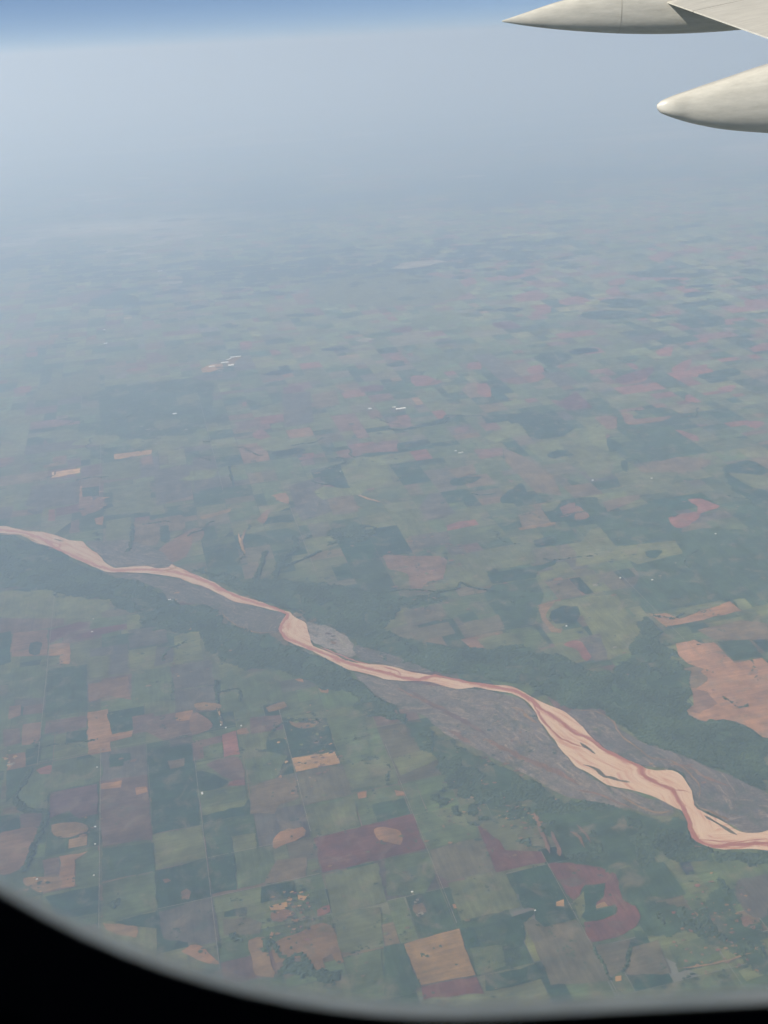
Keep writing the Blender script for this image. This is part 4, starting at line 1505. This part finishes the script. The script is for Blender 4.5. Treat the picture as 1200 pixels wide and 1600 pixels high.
fairing(16.5,
        spline([(2.125, 0.155), (2.46, 0.243), (2.93, 0.364), (3.07, 0.392), (3.6, 0.47), (4.2, 0.49), (4.8, 0.36), (6.4, 0.30)]),
        spline([(2.125, 0.138), (2.46, 0.072), (2.844, 0.012), (3.418, -0.058), (4.041, -0.1136), (4.951, -0.148), (5.76, -0.135), (6.4, -0.10)]),
        spline([(2.125, 0.008), (2.5, 0.075), (3.2, 0.17), (4.2, 0.25), (6.4, 0.27)]), 'pointed fairing tip, upper of two', ((3.835, 3.842),))
S = 1.1
fairing(9.9,
        spline([(2.4615 * S, -0.606 * S), (2.486 * S, -0.5855 * S), (2.55 * S, -0.56 * S), (2.7358 * S, -0.5058 * S), (3.0475 * S, -0.423 * S), (3.3565 * S, -0.3408 * S), (3.8 * S, -0.27 * S), (4.2 * S, -0.29 * S), (4.7 * S, -0.42 * S), (5.8 * S, -0.48 * S)], 120),
        spline([(2.4615 * S, -0.64 * S), (2.4805 * S, -0.664 * S), (2.55 * S, -0.70 * S), (2.647 * S, -0.7354 * S), (2.9235 * S, -0.8095 * S), (3.4188 * S, -0.8796 * S), (4.4 * S, -0.95 * S), (5.8 * S, -0.93 * S)], 120),
        spline([(2.4615 * S, 0.022), (2.486 * S, 0.045), (2.7358 * S, 0.12), (3.3565 * S, 0.22), (4.2 * S, 0.29), (5.8 * S, 0.31)], 120), 'blunt larger fairing, lower of two', ((4.02, 4.026),))

# ------------------------------------------------------------------ cabin wall and window
m, t, out = node_mat('cabin_lining')
diffuse(t, out, (0.035, 0.035, 0.038))
M_CABIN = m
m, t, out = node_mat('fuselage_paint')
diffuse(t, out, (0.6, 0.6, 0.6))
M_SKIN = m
m, t, out = node_mat('window_seal')
g = N(t, 'ShaderNodeNewGeometry').outputs['Position']
n1 = maprange(t, noise(t, g, 40.0, 4, 0.6), 0.3, 0.7, 0.8, 1.15)
pb = N(t, 'ShaderNodeBsdfPrincipled')
t.links.new(mixrgb(t, 1.0, (0.66, 0.62, 0.56), n1, 'MULTIPLY'), pb.inputs['Base Color'])
pb.inputs['Metallic'].default_value = 1.0
pb.inputs['Roughness'].default_value = 0.35
t.links.new(pb.outputs[0], out.inputs['Surface'])
M_SEAL = m
m, t, out = node_mat('clear_pane')
tr = N(t, 'ShaderNodeBsdfTransparent')
tr.inputs[0].default_value = (0.97, 0.975, 0.97, 1)
t.links.new(tr.outputs[0], out.inputs['Surface'])
M_PANE = m


def opening(inset, n=24):
    """rounded window outline: corner circles of 118 mm, centre (0.0475, 0.022)"""
    cx, cz, hx, hz, r = 0.0475, 0.022, 0.030, 0.072, 0.118 - inset
    o = []
    for qx, qz, a0 in ((1, 1, 0), (-1, 1, 90), (-1, -1, 180), (1, -1, 270)):
        for k in range(n):
            a = math.radians(a0 + 90.0 * k / (n - 1))
            o.append((cx + qx * hx + r * math.cos(a), cz + qz * hz + r * math.sin(a)))
    return o


window = bpy.data.objects.new('cabin_window', None)
COL.objects.link(window)
window.location = (0.0475, 0.13, -0.168)
window['label'] = 'dark rounded aircraft window surround at the bottom of the view'
window['category'] = 'aircraft window'
WL = Vector((0.0475, 0.13, -0.168))


def rings(name, loops, mat, parent=window, close=False):
    vv, ff = [], []
    n = len(loops[0][0])
    for outline, y in loops:
        vv += [(x - WL.x, y - WL.y, z - WL.z) for x, z in outline]
    for i in range(len(loops) - 1):
        for k in range(n):
            a, b = i * n + k, i * n + (k + 1) % n
            ff.append((a, b, b + n, a + n))
    if close:
        ff.append(tuple(range(n)))
    me = bpy.data.meshes.new(name)
    me.from_pydata(vv, [], ff)
    return link(name, me, mat, parent)


# dark bezel rolling from the lining towards the glass, then the pale seal that catches the outside light
rings('bezel', [(opening(-0.035), 0.098), (opening(-0.016), 0.106), (opening(-0.006), 0.116), (opening(0.0), 0.13), (opening(-0.003), 0.1315)], M_CABIN)
rings('seal', [(opening(-0.0015), 0.1318), (opening(-0.0095), 0.1410), (opening(-0.0110), 0.1425), (opening(-0.0280), 0.1500)], M_SEAL)
rings('pane', [(opening(-0.012), 0.1445)], M_PANE, close=True)
# cabin box: front wall with the window hole, and the other five sides
n = 96


def boxring():
    o = []
    out = opening(0.0)
    for x, z in out:
        dx, dz = x - 0.0475, z - 0.022
        s = min((1.6 if dx > 0 else 1.6) / abs(dx) if dx else 1e9, (1.1 if dz > 0 else 1.1) / abs(dz) if dz else 1e9)
        o.append((0.0475 + dx * s, 0.022 + dz * s))
    return o


cab = rings('cabin_wall', [(opening(-0.035), 0.098), (boxring(), 0.098)], M_CABIN, None)
cab.location = WL
cab['kind'] = 'structure'
cab['label'] = 'unlit cabin side wall round the window'
me = bpy.data.meshes.new('cabin_shell')
x0, x1, y0, y1, z0, z1 = -1.5525, 1.6475, -3.4, 0.0975, -1.078, 1.122
vv = [(x0, y0, z0), (x1, y0, z0), (x1, y1, z0), (x0, y1, z0), (x0, y0, z1), (x1, y0, z1), (x1, y1, z1), (x0, y1, z1)]
me.from_pydata(vv, [], [(0, 1, 2, 3), (7, 6, 5, 4), (0, 4, 5, 1), (1, 5, 6, 2), (3, 7, 4, 0)])
o = link('cabin_shell', me, M_CABIN)
o['kind'] = 'structure'
o['label'] = 'dark aircraft cabin behind the window'
fus = rings('fuselage_skin', [(opening(-0.0285), 0.1503), (boxring(), 0.1503)], M_SKIN, None)
fus.location = WL
fus['kind'] = 'structure'
fus['label'] = 'outer aircraft skin round the window'

# ------------------------------------------------------------------ haze over the whole plain
me = bpy.data.meshes.new('haze')
S, zb, zt = 660000.0, -ALT - 2.0, 650.0
vv = [(-S, -S, zb), (S, -S, zb), (S, S, zb), (-S, S, zb), (-S, -S, zt), (S, -S, zt), (S, S, zt), (-S, S, zt)]
me.from_pydata(vv, [], [(3, 2, 1, 0), (4, 5, 6, 7), (0, 1, 5, 4), (1, 2, 6, 5), (2, 3, 7, 6), (3, 0, 4, 7)])
m, t, out = node_mat('haze')
pv = N(t, 'ShaderNodeVolumePrincipled')
pv.inputs['Color'].default_value = (0.62, 0.785, 1.0, 1)
pv.inputs['Absorption Color'].default_value = (0.48, 0.48, 0.48, 1)
pv.inputs['Density'].default_value = 2.55e-5
pv.inputs['Anisotropy'].default_value = 0.28
t.links.new(pv.outputs[0], out.inputs['Volume'])
o = link('haze', me, m)
o['kind'] = 'stuff'
o['label'] = 'pale blue haze thickening towards the horizon'
